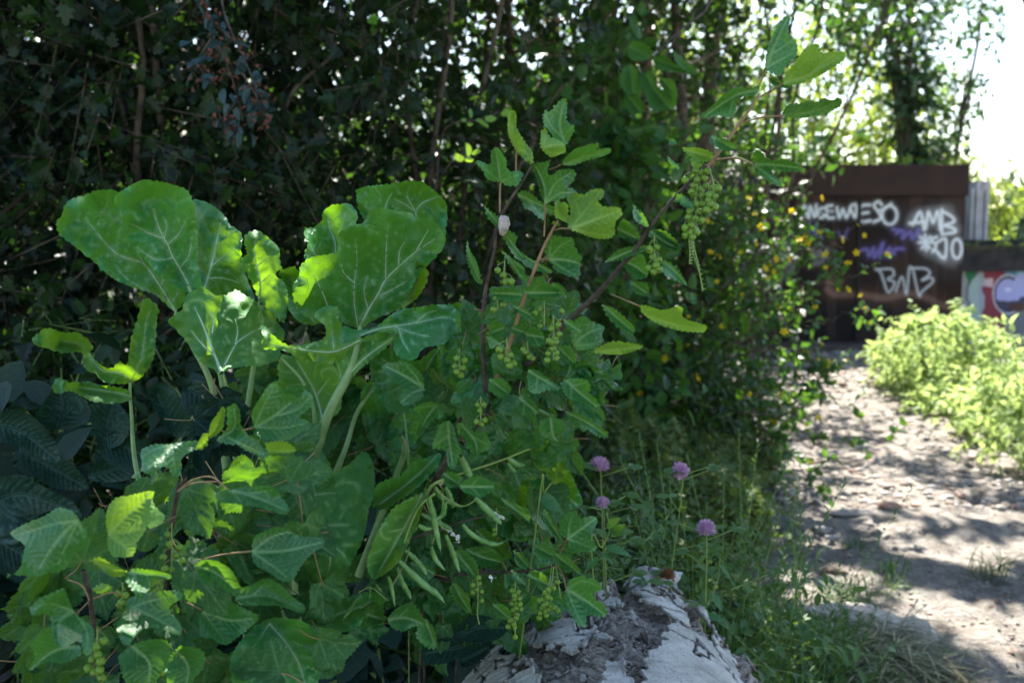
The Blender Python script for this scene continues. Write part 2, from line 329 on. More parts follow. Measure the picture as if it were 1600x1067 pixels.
# ---------------------------------------------------------------- traced leaves
def zc(pts, z): return [(z[0] + x / z[2], z[1] + y / z[2]) for x, y in pts]
Z1 = (0, 240, 2.668); Z2 = (380, 240, 2.965); ZA = (720, 140, 4.); ZB = (720, 360, 4.); ZC = (1040, 20, 4.447)
ZD = (560, 540, 4.); ZE = (560, 760, 4.); Z5 = (440, 560, 2.104); Z7 = (1000, 0, 2.133); ZF = (0, 740, 3.262); ZG = (180, 580, 4.85)
ZH = (200, 780, 3.717)
NLEAF = [0]
def leaf(parent, out, z, d, veins=(), mat='currant', g=(0, 0), cup=.012, ruf=.006, step=None, teeth=2.6, tper=7.5, vw=2.6, pleat=.6, psp=None, puck=.012, vmin=.5, rib=None, ribr=1.3, name='leaf', wave=30., petiole=None, pmat='young_twig', pr=.0011, fold=0.):
    """a leaf blade: its outline and veins as the photo shows them, given a depth, a tilt (g: metres per 100 px), a cupped and ruffled surface"""
    NLEAF[0] += 1; sd = NLEAF[0] * 13; r = rs(sd)
    o = np.array(zc(out, z)); size = max(np.ptp(o[:, 0]), np.ptp(o[:, 1])); step = step or max(2.2, size / 42)
    c = curve(np.vstack([o, o[:1]]), 6)[:-1]; ds = max(1.2, step * .5); c = resample(c, ds, True); n = len(c)
    t = np.roll(c, -1, 0) - np.roll(c, 1, 0); nn = nrm(np.stack([-t[:, 1], t[:, 0]], -1))
    ar = np.sum(c[:, 0] * np.roll(c[:, 1], -1) - c[:, 1] * np.roll(c[:, 0], -1))
    if ar > 0: nn = -nn
    s = np.arange(n) * ds
    if teeth: c = c + nn * (teeth * (np.abs(np.sin(s / tper * math.pi + 2.6 * fbm(np.stack([s / 32, s * 0, s * 0], -1), 2, sd))) - .5) * (.85 + .75 * noise(np.stack([s / 13, s * 0, s * 0], -1), sd)))[:, None]
    if mat.startswith('currant') and len(veins) > 1:
        q0 = [resample(curve(np.array(zc(v, z)), 4) if len(v) > 2 else np.array(zc(v, z)), 4) for v in veins]; dv = np.min([segdist(c, v)[0] for v in q0], 0) / size
        push = size * .048 * (np.exp(-(dv / .05) ** 2) - 1.35 * np.clip((dv - .06) / .12, 0, 1) ** 1.5); push *= np.clip(np.linalg.norm(c - q0[0][0], axis=1) / (size * .3) - .3, 0, 1)
        k_ = 9; push = np.convolve(np.concatenate([push[-k_:], push, push[:k_]]), np.ones(2 * k_ + 1) / (2 * k_ + 1), 'valid') * .6 + push * .4; c = c + nn * push[:, None]
    vs = [np.array(zc(v, z)) for v in veins]; vs = [curve(v, 5) if len(v) > 2 else v for v in vs]
    x0, y0 = c.min(0); x1, y1 = c.max(0)
    gx, gy = np.meshgrid(np.arange(x0, x1, step), np.arange(y0, y1, step * .87)); gx[::2] += step / 2
    q = np.stack([gx.ravel(), gy.ravel()], -1) + r.normal(size=(gx.size, 2)) * step * .08
    q = q[inpoly(q, c)]; de, _ = segdist(q, np.vstack([c, c[:1]])); q = q[de > step * .45]
    V2, T = cdt(c, q)
    de, _ = segdist(V2, np.vstack([c, c[:1]])); cen = V2.mean(0); half = max(8, np.percentile(de, 98))
    vein = np.zeros(len(V2)); crease = np.zeros(len(V2)); dm = np.full(len(V2), half); ple = np.zeros(len(V2)); best = np.full(len(V2), 1e9); sp = psp or max(9, size / 13)
    for i, v in enumerate(vs):
        dv, tv = segdist(V2, v); wv = vw * (1 if i == 0 else .62) * (1.15 - .75 * tv)
        vein = np.maximum(vein, np.exp(-(dv / np.maximum(wv, .8)) ** 2)); crease = np.maximum(crease, np.exp(-dv / (half * .22)))
        if i == 0: dm = dv
        Lv = np.linalg.norm(np.diff(v, axis=0), axis=1).sum(); ph = (tv * Lv - dv * .75) / sp + .35 * noise(np.stack([V2[:, 0] / 30, V2[:, 1] / 30, V2[:, 0] * 0 + sd], -1), 4); kk = dv < best; best = np.where(kk, dv, best)
        ple = np.where(kk, np.cos(2 * math.pi * ph) * np.clip(dv / (sp * .5), 0, 1), ple)
    size_m = size * d / F
    p3 = np.stack([V2[:, 0] / wave, V2[:, 1] / wave, 0 * dm + sd], -1)
    dep = d + g[0] * (V2[:, 0] - cen[0]) / 100 + g[1] * (V2[:, 1] - cen[1]) / 100
    dep = dep - cup * np.clip(dm / half, 0, 2) ** 1.5 + fold * np.clip(dm / half, 0, 2)
    dep = dep + ruf * noise(p3, 3) * np.exp(-de / (half * .35)) * 1.6
    dep = dep + size_m * .05 * fbm(p3 * .55, 3, 5) + size_m * puck * fbm(p3 * 2.2, 3, 9) * (1 - .8 * crease) + size_m * .022 * crease
    dep = dep + pleat * (.0011 + size_m * .006) * ple * np.clip(de / 4, .3, 1)
    vein = np.maximum(vein, vmin * np.clip((ple - .72) / .28, 0, 1) * np.clip(1.3 - best / (sp * 2.2), 0, 1))
    W = P(V2[:, 0], V2[:, 1], dep)
    a = P(*V2[T[0]].T, dep[T[0]])
    N = np.cross(W[T[:, 1]] - W[T[:, 0]], W[T[:, 2]] - W[T[:, 0]]).sum(0)
    if N[1] > 0: T = T[:, ::-1]
    mb = MB(); mb.add(W, T, 0, r.uniform(-.2, .5) + .35 * np.exp(-de / 6))
    nW = len(W)
    if rib:
        for i, v in enumerate(vs):
            rr = resample(v, 3); dd = np.array([dep[np.argmin(((V2 - q) ** 2).sum(1))] for q in rr])
            k = np.linspace(0, 1, len(rr)); rad = (ribr if i == 0 else ribr * .5) * (1 - .8 * k) * d / F
            mb.add(*tube(P(rr[:, 0], rr[:, 1], dd - rad * .8 - .0006), rad, 5), 1)
    if petiole is not None:
        pp = [list(x) for x in petiole]; pp = curve(P(*np.array(pp).T[:2], np.array(pp).T[2]), 5)
        mb.add(*tube(pp, np.linspace(pr, pr * .8, len(pp)), 5), 2)
    vf = np.concatenate([vein, np.zeros(mb.n - nW)])
    return mb.build(name, [M[mat], M[rib or 'rib'], M[pmat]], parent, attrs={'vein': vf})
# ---------------------------------------------------------------- currant leaf templates (true leaves, petiole at the origin, tip along +y)
def cur_template(sd, foldz, curl, wid=1., name='currant_leaf'):
    r = rs(sd)
    h = [(0, .0), (.12, -.1), (.3, -.14), (.46, -.02), (.5, .12), (.6, .26), (.57, .42), (.34, .45), (.40, .60), (.34, .78), (.17, .93), (0, 1.03)]
    h = np.array(h) + np.vstack([[0, 0], r.normal(size=(10, 2)) * .018, [0, 0]])
    h2 = np.array(h) * [-1, 1] + np.vstack([[0, 0], r.normal(size=(10, 2)) * .018, [0, 0]])
    o = np.vstack([h, h2[::-1][1:-1]]) * [wid, 1]
    c = resample(curve(np.vstack([o, o[:1]]), 6)[:-1], .022, True); n = len(c); t = np.roll(c, -1, 0) - np.roll(c, 1, 0); nn = nrm(np.stack([t[:, 1], -t[:, 0]], -1))
    s = np.arange(n) * .022; c = c + nn * (.045 * (np.abs(np.sin(s / .085 * math.pi)) - .4))[:, None] * np.clip(np.linalg.norm(c, axis=1) * 3, 0, 1)[:, None]
    g = np.arange(-.7, 1.1, .036); gx, gy = np.meshgrid(g, g); gx[::2] += .02; q = np.stack([gx.ravel(), gy.ravel()], -1)
    q = q[inpoly(q, c)]; de, _ = segdist(q, np.vstack([c, c[:1]])); q = q[de > .02]
    V, T = cdt(c, q); x, y = V.T; vein = np.zeros(len(V)); cr = np.zeros(len(V))
    vs = [[(0, 0), (0, 1)]] + [[(0, 0), (sx * .3 * wid, .22), (sx * .54 * wid, .4)] for sx in (1, -1)] + [[(0, 0), (sx * .42 * wid, .0)] for sx in (1, -1)]
    vs += [[(0, .35), (sx * .33 * wid, .72)] for sx in (1, -1)] + [[(0, .6), (sx * .17 * wid, .86)] for sx in (1, -1)]
    for i, v in enumerate(vs):
        dv, tv = segdist(V, v); vein = np.maximum(vein, np.exp(-(dv / (.016 if i < 5 else .010)) ** 2)); cr = np.maximum(cr, np.exp(-dv / .06))
    ca, sa = math.cos(foldz), math.sin(foldz)
    p3 = np.stack([x * 2.6, y * 2.6, 0 * x + sd], -1); best = np.full(len(V), 9.); ple = np.zeros(len(V))
    for v in vs:
        dv, tv = segdist(V, v); Lv = np.linalg.norm(np.diff(np.array(v), axis=0), axis=1).sum(); kk = dv < best; best = np.where(kk, dv, best); ple = np.where(kk, np.cos(2 * math.pi * (tv * Lv - dv * .7) / .11) * np.clip(dv / .05, 0, 1), ple)
    vein = np.maximum(vein, .45 * np.clip((ple - .7) / .3, 0, 1))
    z = np.abs(x) * sa - curl * np.clip(y, 0, 2) ** 2 - .035 * cr - .006 * ple + .12 * fbm(p3, 3, sd)
    W = np.stack([x * ca, y, z], -1)
    N = np.cross(W[T[:, 1]] - W[T[:, 0]], W[T[:, 2]] - W[T[:, 0]]).sum(0)
    if N[2] < 0: T = T[:, ::-1]
    pet = curve(np.array([(0, 0, 0), (.02, -.25, -.06), (.0, -.55, -.22)]), 5)
    mb = MB(); mb.add(W, T, 0, np.full(len(W), .1)); k = mb.n; mb.add(*tube(pet, .013, 5), 1)
    mw = W[:, 0].max() - W[:, 0].min()
    vf = np.concatenate([vein, np.zeros(mb.n - k)]); return mb, vf, mw
CUR = {}
def cur_mesh(v, mat):
    if (v, mat) not in CUR:
        sd, fo, cu, wd = [(1, .15, .15, 1), (2, .3, .3, 1.05), (3, .55, .25, .95), (4, .1, .5, 1.1), (5, .9, .3, 1), (6, .25, .05, .9), (7, -.15, .2, 1.05)][v]
        mb, vf, mw = cur_template(sd, fo, cu, wd); CUR[v, mat] = (mb.mesh('currant_leaf', [M[mat], M['young_twig']], True, {'vein': vf}), mb, mw)
    return CUR[v, mat]
MASS = {}
def place(parent, bx, by, tx, ty, wpx, d, pitch=0., roll=0., v=0, mat='currant', tip=0., name='leaf', cap=96):
    me, mb, mw = cur_mesh(v, mat); n = MASS.setdefault(parent.name, dict(n=0, V=[], F=[], o=parent, k=0, mat=mat))
    B = P(bx, by, d); dx, dy = tx - bx, ty - by; l = math.hypot(dx, dy) * d / F
    pl = (dx * np.array([1, 0, 0]) - dy * np.array([0, SP, CP])); pl = pl / np.linalg.norm(pl)
    toc = nrm(np.array([0, 0, CAMZ]) - B)
    pi, ro = R_(pitch), R_(roll)
    Y = nrm(pl * math.cos(pi) + toc * math.sin(pi)); L = l / math.cos(pi)
    N = nrm(toc - Y * np.dot(toc, Y)); X = np.cross(Y, N)
    N2 = N * math.cos(ro) + X * math.sin(ro); X2 = X * math.cos(ro) - N * math.sin(ro)
    sx = wpx * d / F / max(.3, math.cos(ro)) / mw
    Mx = np.stack([X2 * sx, Y * L, N2 * L], -1)
    n['n'] += 1
    if n['n'] > cap:
        W = np.vstack(mb.V) @ Mx.T + B; n['V'].append((W, mb)); return None
    o = bpy.data.objects.new(name, me); sc.collection.objects.link(o); o.parent = parent
    from mathutils import Matrix
    m4 = Matrix([[*Mx[i], B[i] - parent.location[i]] for i in range(3)] + [[0, 0, 0, 1]])
    o.matrix_basis = m4
    return o
def flush_mass():
    for k, n in MASS.items():
        if not n['V']: continue
        mb = MB()
        for W, src in n['V']:
            base = mb.n; mb.V.append(W); mb.n += len(W)
            for j, f in enumerate(src.F): mb.F.append(f + base); mb.M.append(np.full(len(f), j, np.int32))
            mb.A.append(np.full(len(W), .1))
        o = mb.build('leaf_mass', [M['currant'], M['young_twig']], n['o']); o['kind'] = 'stuff'
def stem(parent, pts, name='branch', mat='bark_twig', seg=7, bumps=.0, n=8):
    """pts: (px, py, depth, radius in px)"""
    q = np.array(pts, float); c = curve(q, n); p = P(c[:, 0], c[:, 1], c[:, 2]); rr = c[:, 3] * c[:, 2] / F * (.78 if name == 'branch' else .85)
    if bumps: rr = rr * (1 + bumps * noise(np.stack([np.arange(len(rr)) * .9, rr * 0, rr * 0], -1), int(q[0, 0])))
    return MB().add(*tube(p, rr, seg)).build(name, M[mat], parent)
def ico(sub=2):
    import bmesh
    b = bmesh.new(); bmesh.ops.create_icosphere(b, subdivisions=sub, radius=1); V = np.array([tuple(v.co) for v in b.verts]); Fc = np.array([[v.index for v in f.verts] for f in b.faces]); b.free(); return V, Fc
ICO1, ICO2, ICO3 = ico(1), ico(2), ico(3)
def berries(parent, pts, z, d, rpx, strig=None, seed=0, name='berry_cluster'):
    r = rs(seed + 3); q = np.array(zc(pts, z)); mb = MB(); cx = q[:, 0].mean(); w_ = rpx
    for x, y in q:
        dd = d + r.uniform(-1, 1) * w_ * .9 * d / F * 1.3; c = P(x, y, dd); rr = rpx * d / F * r.uniform(.88, 1.08)
        V = ICO3[0] * rr; ax = nrm(np.array([r.uniform(-.8, .8), -.7, r.uniform(-1, -.1)])); a = np.exp(-((1 - ICO3[0] @ ax) / .03) ** 1.0)
        mb.add(V + c, ICO3[1], 0, a)
        cal = nrm(r.normal(size=(5, 3)) * .35 + ax)
        for k in cal: mb.add(*tube([c + ax * rr * .93, c + ax * rr * 1.02 + (k - ax) * rr * .3, c + k * rr * 1.22], [rr * .1, rr * .07, rr * .02], 4), 1)
        mb.add(*tube([c - ax * rr * .6, c + np.array([0, 0, rr * 1.5]), P(cx + (x - cx) * .2, y - rpx * 2.4, d)], rr * .1, 4), 2)
    st = strig or [(cx, q[:, 1].min() - rpx * 3, 0), (cx, q[:, 1].max(), 0)]
    s = curve(np.array([(a[0], a[1]) for a in st], float), 6); mb.add(*tube(P(s[:, 0], s[:, 1], d), .0007, 5), 2)
    return mb.build(name, [M['berry'], M['bark_twig'], M['green_stem']], parent)
# ================================================================ SETTING
# the gaps in the canopy through which the sun reaches the plants
for px, py, d, r in [(408, 400, 1.42, .05), (425, 480, 1.36, .03), (425, 525, 1.28, .04), (465, 548, 1.28, .02), (500, 325, 1.42, .03), (625, 330, 1.40, -.02), (430, 540, 1.17, .035), (395, 555, 1.34, .02), (345, 470, 1.38, .018), (232, 500, 1.5, .04), (205, 585, 1.5, .03), (205, 808, .95, .03), (268, 708, 1.0, .022), (352, 650, 1.0, .02), (708, 545, 1.42, .015), (850, 650, 1.35, .05), (165, 890, .92, .015), (920, 320, 1.06, .012), (250, 105, 2.9, .06), (740, 190, 3.0, .10), (720, 240, 3.0, .10), (1105, 305, 1.06, .035), (580, 985, .95, .0)]:
    HOLES.append((P(px, py, d), r * .8))
# more, smaller gaps further off so the hedge itself is dappled
_r = rs(77)
for _ in range(150):
    HOLES.append((np.array([_r.uniform(-1.8, 2.0), _r.uniform(3.7, 6.8), _r.uniform(.6, 2.6)]), _r.uniform(.03, .09)))
for _ in range(60):
    HOLES.append((np.array([_r.uniform(.7, 3.), _r.uniform(2.8, 6.5), _r.uniform(0, .1)]), _r.uniform(.02, .12)))
# ground: one sheet to the horizon, finely divided along the path
def gz(x, y):
    x = np.asarray(x, float); y = np.asarray(y, float)
    near = np.exp(-((np.hypot(x - 1.8, y - 5)) / 9) ** 4)
    p = np.stack([x, y, x * 0], -1)
    edge = .62 + .245 * (y - 2.2)                      # left edge of the path
    bank = np.clip((edge - x) / .8, 0, 1); bank = bank * bank * (3 - 2 * bank)
    rb = np.clip((x - (2.75 - .03 * (y - 6)**2*.2)) / .8, 0, 1)
    return near * (.03 * fbm(p * .9, 3, 2) + .012 * fbm(p * 5, 3, 4) + .16 * bank + .1 * rb)
gx = np.unique(np.concatenate([np.linspace(-400, -12, 12), np.linspace(-12, .2, 60), np.linspace(.2, 4.2, 230), np.linspace(4.2, 14, 40), np.linspace(14, 400, 14)]))
gy = np.unique(np.concatenate([np.linspace(-100, -2, 6), np.linspace(-2, 2, 30), np.linspace(2, 7, 260), np.linspace(7, 13, 110), np.linspace(13, 30, 20), np.linspace(30, 900, 18)]))
X, Y = np.meshgrid(gx, gy); Zg = gz(X, Y); V = np.stack([X, Y, Zg], -1).reshape(-1, 3)
fine = (X > .3) & (X < 4.1) & (Y > 2) & (Y < 12.5)
pz = np.stack([X, Y, X * 0], -1); V[:, 2] += (np.where(fine, .006 * fbm(pz * 16, 3, 6) + .004 * np.abs(noise(pz * 45, 8)), 0)).ravel()
i = np.arange(len(gy) - 1)[:, None] * len(gx) + np.arange(len(gx) - 1)[None]
Fq = np.stack([i, i + 1, i + len(gx) + 1, i + len(gx)], -1).reshape(-1, 4)
t = NT('path_earth'); n1 = t.noise(1.3, 6, .6); n2 = t.noise(28, 6, .7); n3 = t.noise(7, 5)
col = t.mix(t.ramp(n1, [(.4, 0.0), (.62, 1.0)]), (.10, .085, .072), (.18, .158, .135))
col = t.mix(t.ramp(n2, [(.45, 0.0), (.62, 1.0)]), col, (.24, .22, .195))
col = t.mix(t.ramp(n3, [(.52, 0.0), (.68, .8)]), col, (.075, .058, .046))
e = t.ramp(t.vor(60, 'F1'), [(.1, 1.0), (.5, 0.0)]); col = t.mix(t.math('MULTIPLY', e, .35), col, (.32, .30, .27))
M['earth'] = t.done(t.bsdf(col, .95, .15, t.bump(n2, .9, .02, t.bump(t.vor(45), .5, .01))))
MB().add(V, Fq).build('ground', M['earth'])['kind'] = 'structure'
# ---- stones on the path
def stones(name, n, seed, reg, smin, smax, kind='stuff'):
    r = rs(seed); mb = MB(); B = ICO2[0] if smax > .03 else ICO1[0]; Fb = ICO2[1] if smax > .03 else ICO1[1]
    for _ in range(n):
        px, py = r.uniform(reg[0], reg[1]), r.uniform(reg[2], reg[3]); g = G(px, py); s = smin * (smax / smin) ** r.uniform(0, 1)
        a = r.uniform(0, 6.28); c, q = math.cos(a), math.sin(a); sh = np.array([1, r.uniform(.55, .95), r.uniform(.3, .6)])
        v = B * sh * (1 + .22 * noise(B * 1.7 + r.uniform(0, 99), 1))[:, None] * s
        v = v @ np.array([[c, q, 0], [-q, c, 0], [0, 0, 1]]); mb.add(v + [g[0], g[1], float(gz(g[0], g[1])) + s * .12], Fb, 0, r.uniform(0, 1))
    return mb
t = NT('pebble'); a = t.attr('tint'); col = t.ramp(a, [(0, (.14, .10, .07)), (.3, (.28, .23, .19)), (.6, (.36, .33, .30)), (.85, (.28, .26, .25)), (1, (.42, .22, .15))])
col = t.mix(t.ramp(t.noise(60, 4), [(.4, 0.0), (.7, .6)]), col, (.15, .12, .1)); M['stone'] = t.done(t.bsdf(col, .8, .3, t.bump(t.noise(90, 4), .4, .004)))
mb = stones('s', 1500, 4, (1180, 1640, 590, 800), .008, .032); o = mb.build('pebbles', M['stone']); tag(o, 'loose pebbles and rubble strewn over the sunlit part of the path', 'pebbles', kind='stuff')
mb = stones('s', 900, 5, (1230, 1640, 780, 1067), .003, .010); o = mb.build('grit', M['stone']); tag(o, 'fine grit scattered on the shaded near part of the path', 'grit', kind='stuff')
mb = stones('s', 500, 6, (1170, 1400, 556, 612), .015, .05); o = mb.build('gravel', M['stone']); tag(o, 'grey gravel strip at the foot of the rusty steel wall', 'gravel', kind='stuff')
for k, (px, py, s, lb) in enumerate([(1390, 803, .05, 'reddish stone half buried in the middle of the path'), (1285, 838, .035, 'small pale stone at the left edge of the path'), (1298, 845, .028, 'white pebble just right of the small pale stone'),
                                 (1330, 810, .07, 'long flat pale stone lying across the path'), (1300, 905, .04, 'dark lump of earth at the verge left of the path'), (1490, 1060, .06, 'dark brown clod at the bottom edge of the path')]):
    g = G(px, py); r = rs(k + 50); v = ICO3[0] * [1, .7, .4] * (1 + .25 * fbm(ICO3[0] * 1.5 + k * 9, 2, 3))[:, None] * s
    if k == 3: v = v * [1.5, .6, .6]
    o = MB().add(v, ICO3[1], 0, [.98, .5, .6, .45, .0, .0][k]).build('stone' if k not in (4, 5) else 'clod', M['stone'] if k < 4 else M['trunk']); o.location = (g[0], g[1], float(gz(g[0], g[1])) + s * .15); tag(o, lb, 'stone' if k < 4 else 'clod')
# ---- dead leaves, twigs and bits lying on the path
_q = rs(66); mb = MB()
for _ in range(420):
    g = G(_q.uniform(1190, 1640), 620 + 450 * _q.uniform(0, 1) ** .8); z = float(gz(g[0], g[1])) + .012; a = _q.uniform(0, 6.28); s = _q.uniform(.006, .022)
    if _q.rand() < .25: mb.add(*tube([[g[0], g[1], z], [g[0] + math.cos(a) * s * 2, g[1] + math.sin(a) * s * 2, z + .004]], .0012, 4)); continue
    t0 = np.array([[math.cos(a), math.sin(a), _q.uniform(-.1, .4)]]); n0 = np.array([[_q.normal() * .4, _q.normal() * .4, 1.]]); v, f = scatter(T_OVAL, np.array([[g[0], g[1], z]]), frames(t0, n0), np.array([s])); mb.add(v, f)
tag(mb.build('leaf_litter', plain('litter', (.05, .03, .02), (.16, .10, .06), 12, .9, .2), None, smooth=False), 'brown dead leaves and twigs littering the path', 'leaf litter', kind='stuff')
# ---- half buried concrete slab edge by the path
a, b = G(1235, 975), G(1462, 990); u = nrm(b - a); nrmv = np.array([-u[1], u[0], 0]); mb = MB(); n = 50
for side in (0,):
    s = np.linspace(0, 1, n); Lh = np.linalg.norm(b - a); W = []
    prof = [(-.05, -.04), (-.055, .03), (-.035, .05), (.0, .056), (.04, .05), (.055, .03), (.05, -.04)]
    for k in s:
        for (q, h) in prof:
            p = a + u * k * Lh + nrmv * q * (1 - .35 * (k > .97)); nz = float(fbm(np.array([k * 9, q * 30, h * 30]), 3, 5)); W.append(p + nrmv * nz * .012 + np.array([0, 0, h * (1 - .5 * (k > .97)) * (.6 + .4 * math.sin(min(1, k * 1.3) * 3.1)) + nz * .008 + float(gz(p[0], p[1]))]))
    W = np.array(W); m_ = len(prof); ii = np.arange(n - 1)[:, None] * m_ + np.arange(m_ - 1)[None]; mb.add(W, np.stack([ii, ii + 1, ii + m_ + 1, ii + m_], -1).reshape(-1, 4))
    mb.add(W[-m_:], np.array([(0, 1, 5, 6), (1, 2, 4, 5)])); mb.add(W[-m_:], np.array([(2, 3, 4)]))
M['slab'] = plain('weathered_concrete', (.30, .25, .20), (.50, .45, .39), 18, .9, .8)
tag(mb.build('path_kerb', M['slab']), 'worn concrete edging half buried across the lower path', 'kerb')
# ================================================================ RUSTY STEEL WALL WITH GRAFFITI
YW = 10.7
def wx(px): return float(PY(px, 400, YW)[0])
def wz(py): return float(PY(800, py, YW)[2])
def box(mb, x0, x1, y0, y1, z0, z1, m=0, bev=.0):
    v = np.array([(x, y, z) for z in (z0, z1) for y in (y0, y1) for x in (x0, x1)], float)
    mb.add(v, np.array([(0, 1, 3, 2)[::-1], (4, 5, 7, 6), (0, 1, 5, 4), (2, 3, 7, 6)[::-1], (0, 2, 6, 4)[::-1], (1, 3, 7, 5)]), m)
def spray(Q, strokes):                      # Q in photo px; strokes: (points, radius px, softness px) -> coverage 0..1
    a = np.zeros(len(Q))
    for pts, r, s in strokes:
        p = np.array(pts, float); p = curve(p, 4) if len(p) > 2 else p
        k = (Q[:, 0] > p[:, 0].min() - r - 4 * s) & (Q[:, 0] < p[:, 0].max() + r + 4 * s) & (Q[:, 1] > p[:, 1].min() - r - 4 * s) & (Q[:, 1] < p[:, 1].max() + r + 4 * s)
        if not k.any(): continue
        d, _ = segdist(Q[k], p); c = 1 / (1 + np.exp((d - r) / (s * .35))); h = .2 * np.exp(-(d / (s * 3.5)) ** 2)
        a[k] = np.maximum(a[k], np.maximum(c, h))
    return np.clip(a, 0, 1)
ZW = (1200, 240, 4.)
def ell(cx, cy, rx, ry, a0=0, a1=360, n=14): return [(cx + rx * math.cos(R_(a)), cy + ry * math.sin(R_(a))) for a in np.linspace(a0, a1, n)]
def S(lst, r, s): return [(zc(p, ZW), r, s) for p in lst]
white = S([[(200, 395), (228, 325), (245, 395)], [(205, 370), (240, 368)], [(256, 402), (264, 330), (292, 400), (302, 322)], [(352, 340), (322, 348), (312, 385), (335, 402), (358, 385), (338, 378)],
           [(402, 325), (366, 332), (368, 362), (372, 400), (412, 402)], [(368, 364), (404, 360)], [(430, 335), (446, 402), (468, 348), (490, 402), (520, 330), (548, 318)], [(512, 340), (545, 400), (552, 330)],
           [(640, 322), (586, 328), (572, 380), (582, 425), (640, 420)], [(578, 376), (628, 368)], [(712, 322), (690, 300), (662, 325), (690, 365), (704, 405), (660, 428)]], 1.9, 1.3)
white += S([ell(760, 385, 46, 58, 100, 440), [(700, 355), (730, 345), (770, 315)]], 1.9, 1.4)
white += S([[(905, 445), (952, 365), (976, 478)], [(885, 437), (990, 425)], [(985, 470), (1003, 365), (1032, 432), (1060, 362), (1078, 478)], [(1086, 352), (1087, 505)], [(1086, 358), (1152, 398), (1160, 428), (1096, 450)], [(1096, 450), (1160, 468), (1166, 492), (1086, 506)],
            [(955, 522), (1012, 590)], [(1014, 520), (962, 592)], [(982, 508), (990, 602)], [(945, 556), (1025, 556)], [(1056, 522), (1022, 538), (1050, 575), (1030, 612)], [(1048, 560), (1110, 535), (1104, 655), (1042, 598)], ell(1180, 595, 30, 60)], 2.2, 1.9)
thin = S([[(672, 722), (705, 745), (745, 860), (772, 850), (792, 805), (748, 785), (785, 762), (772, 722), (690, 724)], [(798, 862), (830, 778), (846, 790), (866, 878), (884, 718), (903, 720)], [(905, 720), (942, 884), (962, 862), (1030, 802), (1016, 776), (962, 792), (1012, 752), (985, 720), (905, 716)]], .9, .9)
grey = S([ell(55, 440, 28, 48, 0, 330), ell(60, 450, 60, 130, -95, 80), [(95, 760), (40, 905), (5, 860)], [(40, 700), (20, 600), (60, 560), (130, 580)], [(10, 560), (40, 620), (30, 700)]], .9, .9)
grey2 = S([[(280, 600), (300, 660), (320, 600), (345, 655), (370, 600)], [(290, 640), (370, 645)], [(285, 690), (340, 680)], [(120, 600), (165, 640), (160, 700), (130, 740), (110, 690)], [(120, 440), (170, 440)]], 3.5, 2.5)
purple = S([[(268, 425), (226, 442), (214, 490), (240, 528), (290, 515), (286, 486), (250, 486)], [(345, 488), (312, 490), (306, 515), (342, 526)], [(440, 490), (470, 530), (500, 470)], [(300, 440), (292, 530)]], 1.1, 1.1)
purple += S([[(580, 605), (620, 600), (630, 640), (660, 590), (665, 650), (720, 560), (700, 650), (760, 590), (750, 645), (790, 600), (845, 595)], [(640, 620), (790, 625)], [(800, 500), (850, 485), (840, 530), (890, 490), (900, 535), (940, 475), (940, 520)], [(780, 475), (830, 480)]], 2.6, 2.0)
faintw = S([[(1000, 365), (1130, 350)], [(905, 400), (1175, 470)], [(1000, 620), (1150, 680)]], 9, 7)
refl_streaks = S([[(575, 878), (640, 892), (740, 902), (850, 878), (940, 884), (1010, 910), (1080, 945), (1215, 975)], [(375, 850), (420, 880), (540, 880)], [(380, 800), (450, 800)]], 5.5, 4.5) + S([[(265, 245), (320, 255)], [(560, 240), (625, 235)]], 6, 6)
def panel(name, x0, x1, z0, z1, y, parent, nx, nz, mats, label=None):
    xs = np.linspace(x0, x1, nx); zs = np.linspace(z0, z1, nz); X, Z = np.meshgrid(xs, zs); V = np.stack([X, 0 * X + y, Z], -1).reshape(-1, 3)
    dd = y * CP - (V[:, 2] - CAMZ) * SP; u = V[:, 0] / dd * F + 800; vv = (y * SP + (V[:, 2] - CAMZ) * CP) / dd; Q = np.stack([u, 533.5 - vv * F], -1)
    i = np.arange(nz - 1)[:, None] * nx + np.arange(nx - 1)[None]; Fq = np.stack([i, i + 1, i + nx + 1, i + nx], -1).reshape(-1, 4)
    return V, Fq, Q
wall = thing('steel_wall', 'dark rusty steel wall sprayed with white and purple graffiti at the end of the path', 'steel wall', (wx(1345), YW, 0))
t = NT('rusted_steel'); n1 = t.noise(2.2, 6, .65); n2 = t.noise(14, 5)
base = t.mix(t.ramp(n1, [(.35, 0.0), (.65, 1.0)]), (.008, .005, .004), (.019, .010, .007)); base = t.mix(t.math('MULTIPLY', n2, .3), base, (.03, .013, .008))
low = t.attr('low'); base = t.mix(low, base, (.010, .008, .010)); rf = t.attr('refl_streaks'); base = t.mix(rf, base, (.2, .115, .09))  # pinkish wave and dark foot: ground reflection painted into the steel
pu = t.attr('purple'); base = t.mix(pu, base, (.17, .14, .42)); gr = t.attr('grey'); base = t.mix(gr, base, (.28, .26, .27))
wh = t.attr('white'); wh2 = t.math('MULTIPLY', wh, t.ramp(t.noise(40, 3), [(.2, .75), (.5, 1.0)])); base = t.mix(wh2, base, (.72, .76, .82))
M['steel'] = t.done(t.bsdf(base, .6, .12, t.bump(n2, .15, .01)))
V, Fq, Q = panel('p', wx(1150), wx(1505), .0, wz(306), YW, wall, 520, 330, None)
zs = V[:, 2]; low = np.clip((wz(468) + .05 * noise(V * 1.3, 3) - zs) / .12, 0, 1) * .9 + .35 * (fbm(V * [1.2, 1, 6], 3, 9) > .15)
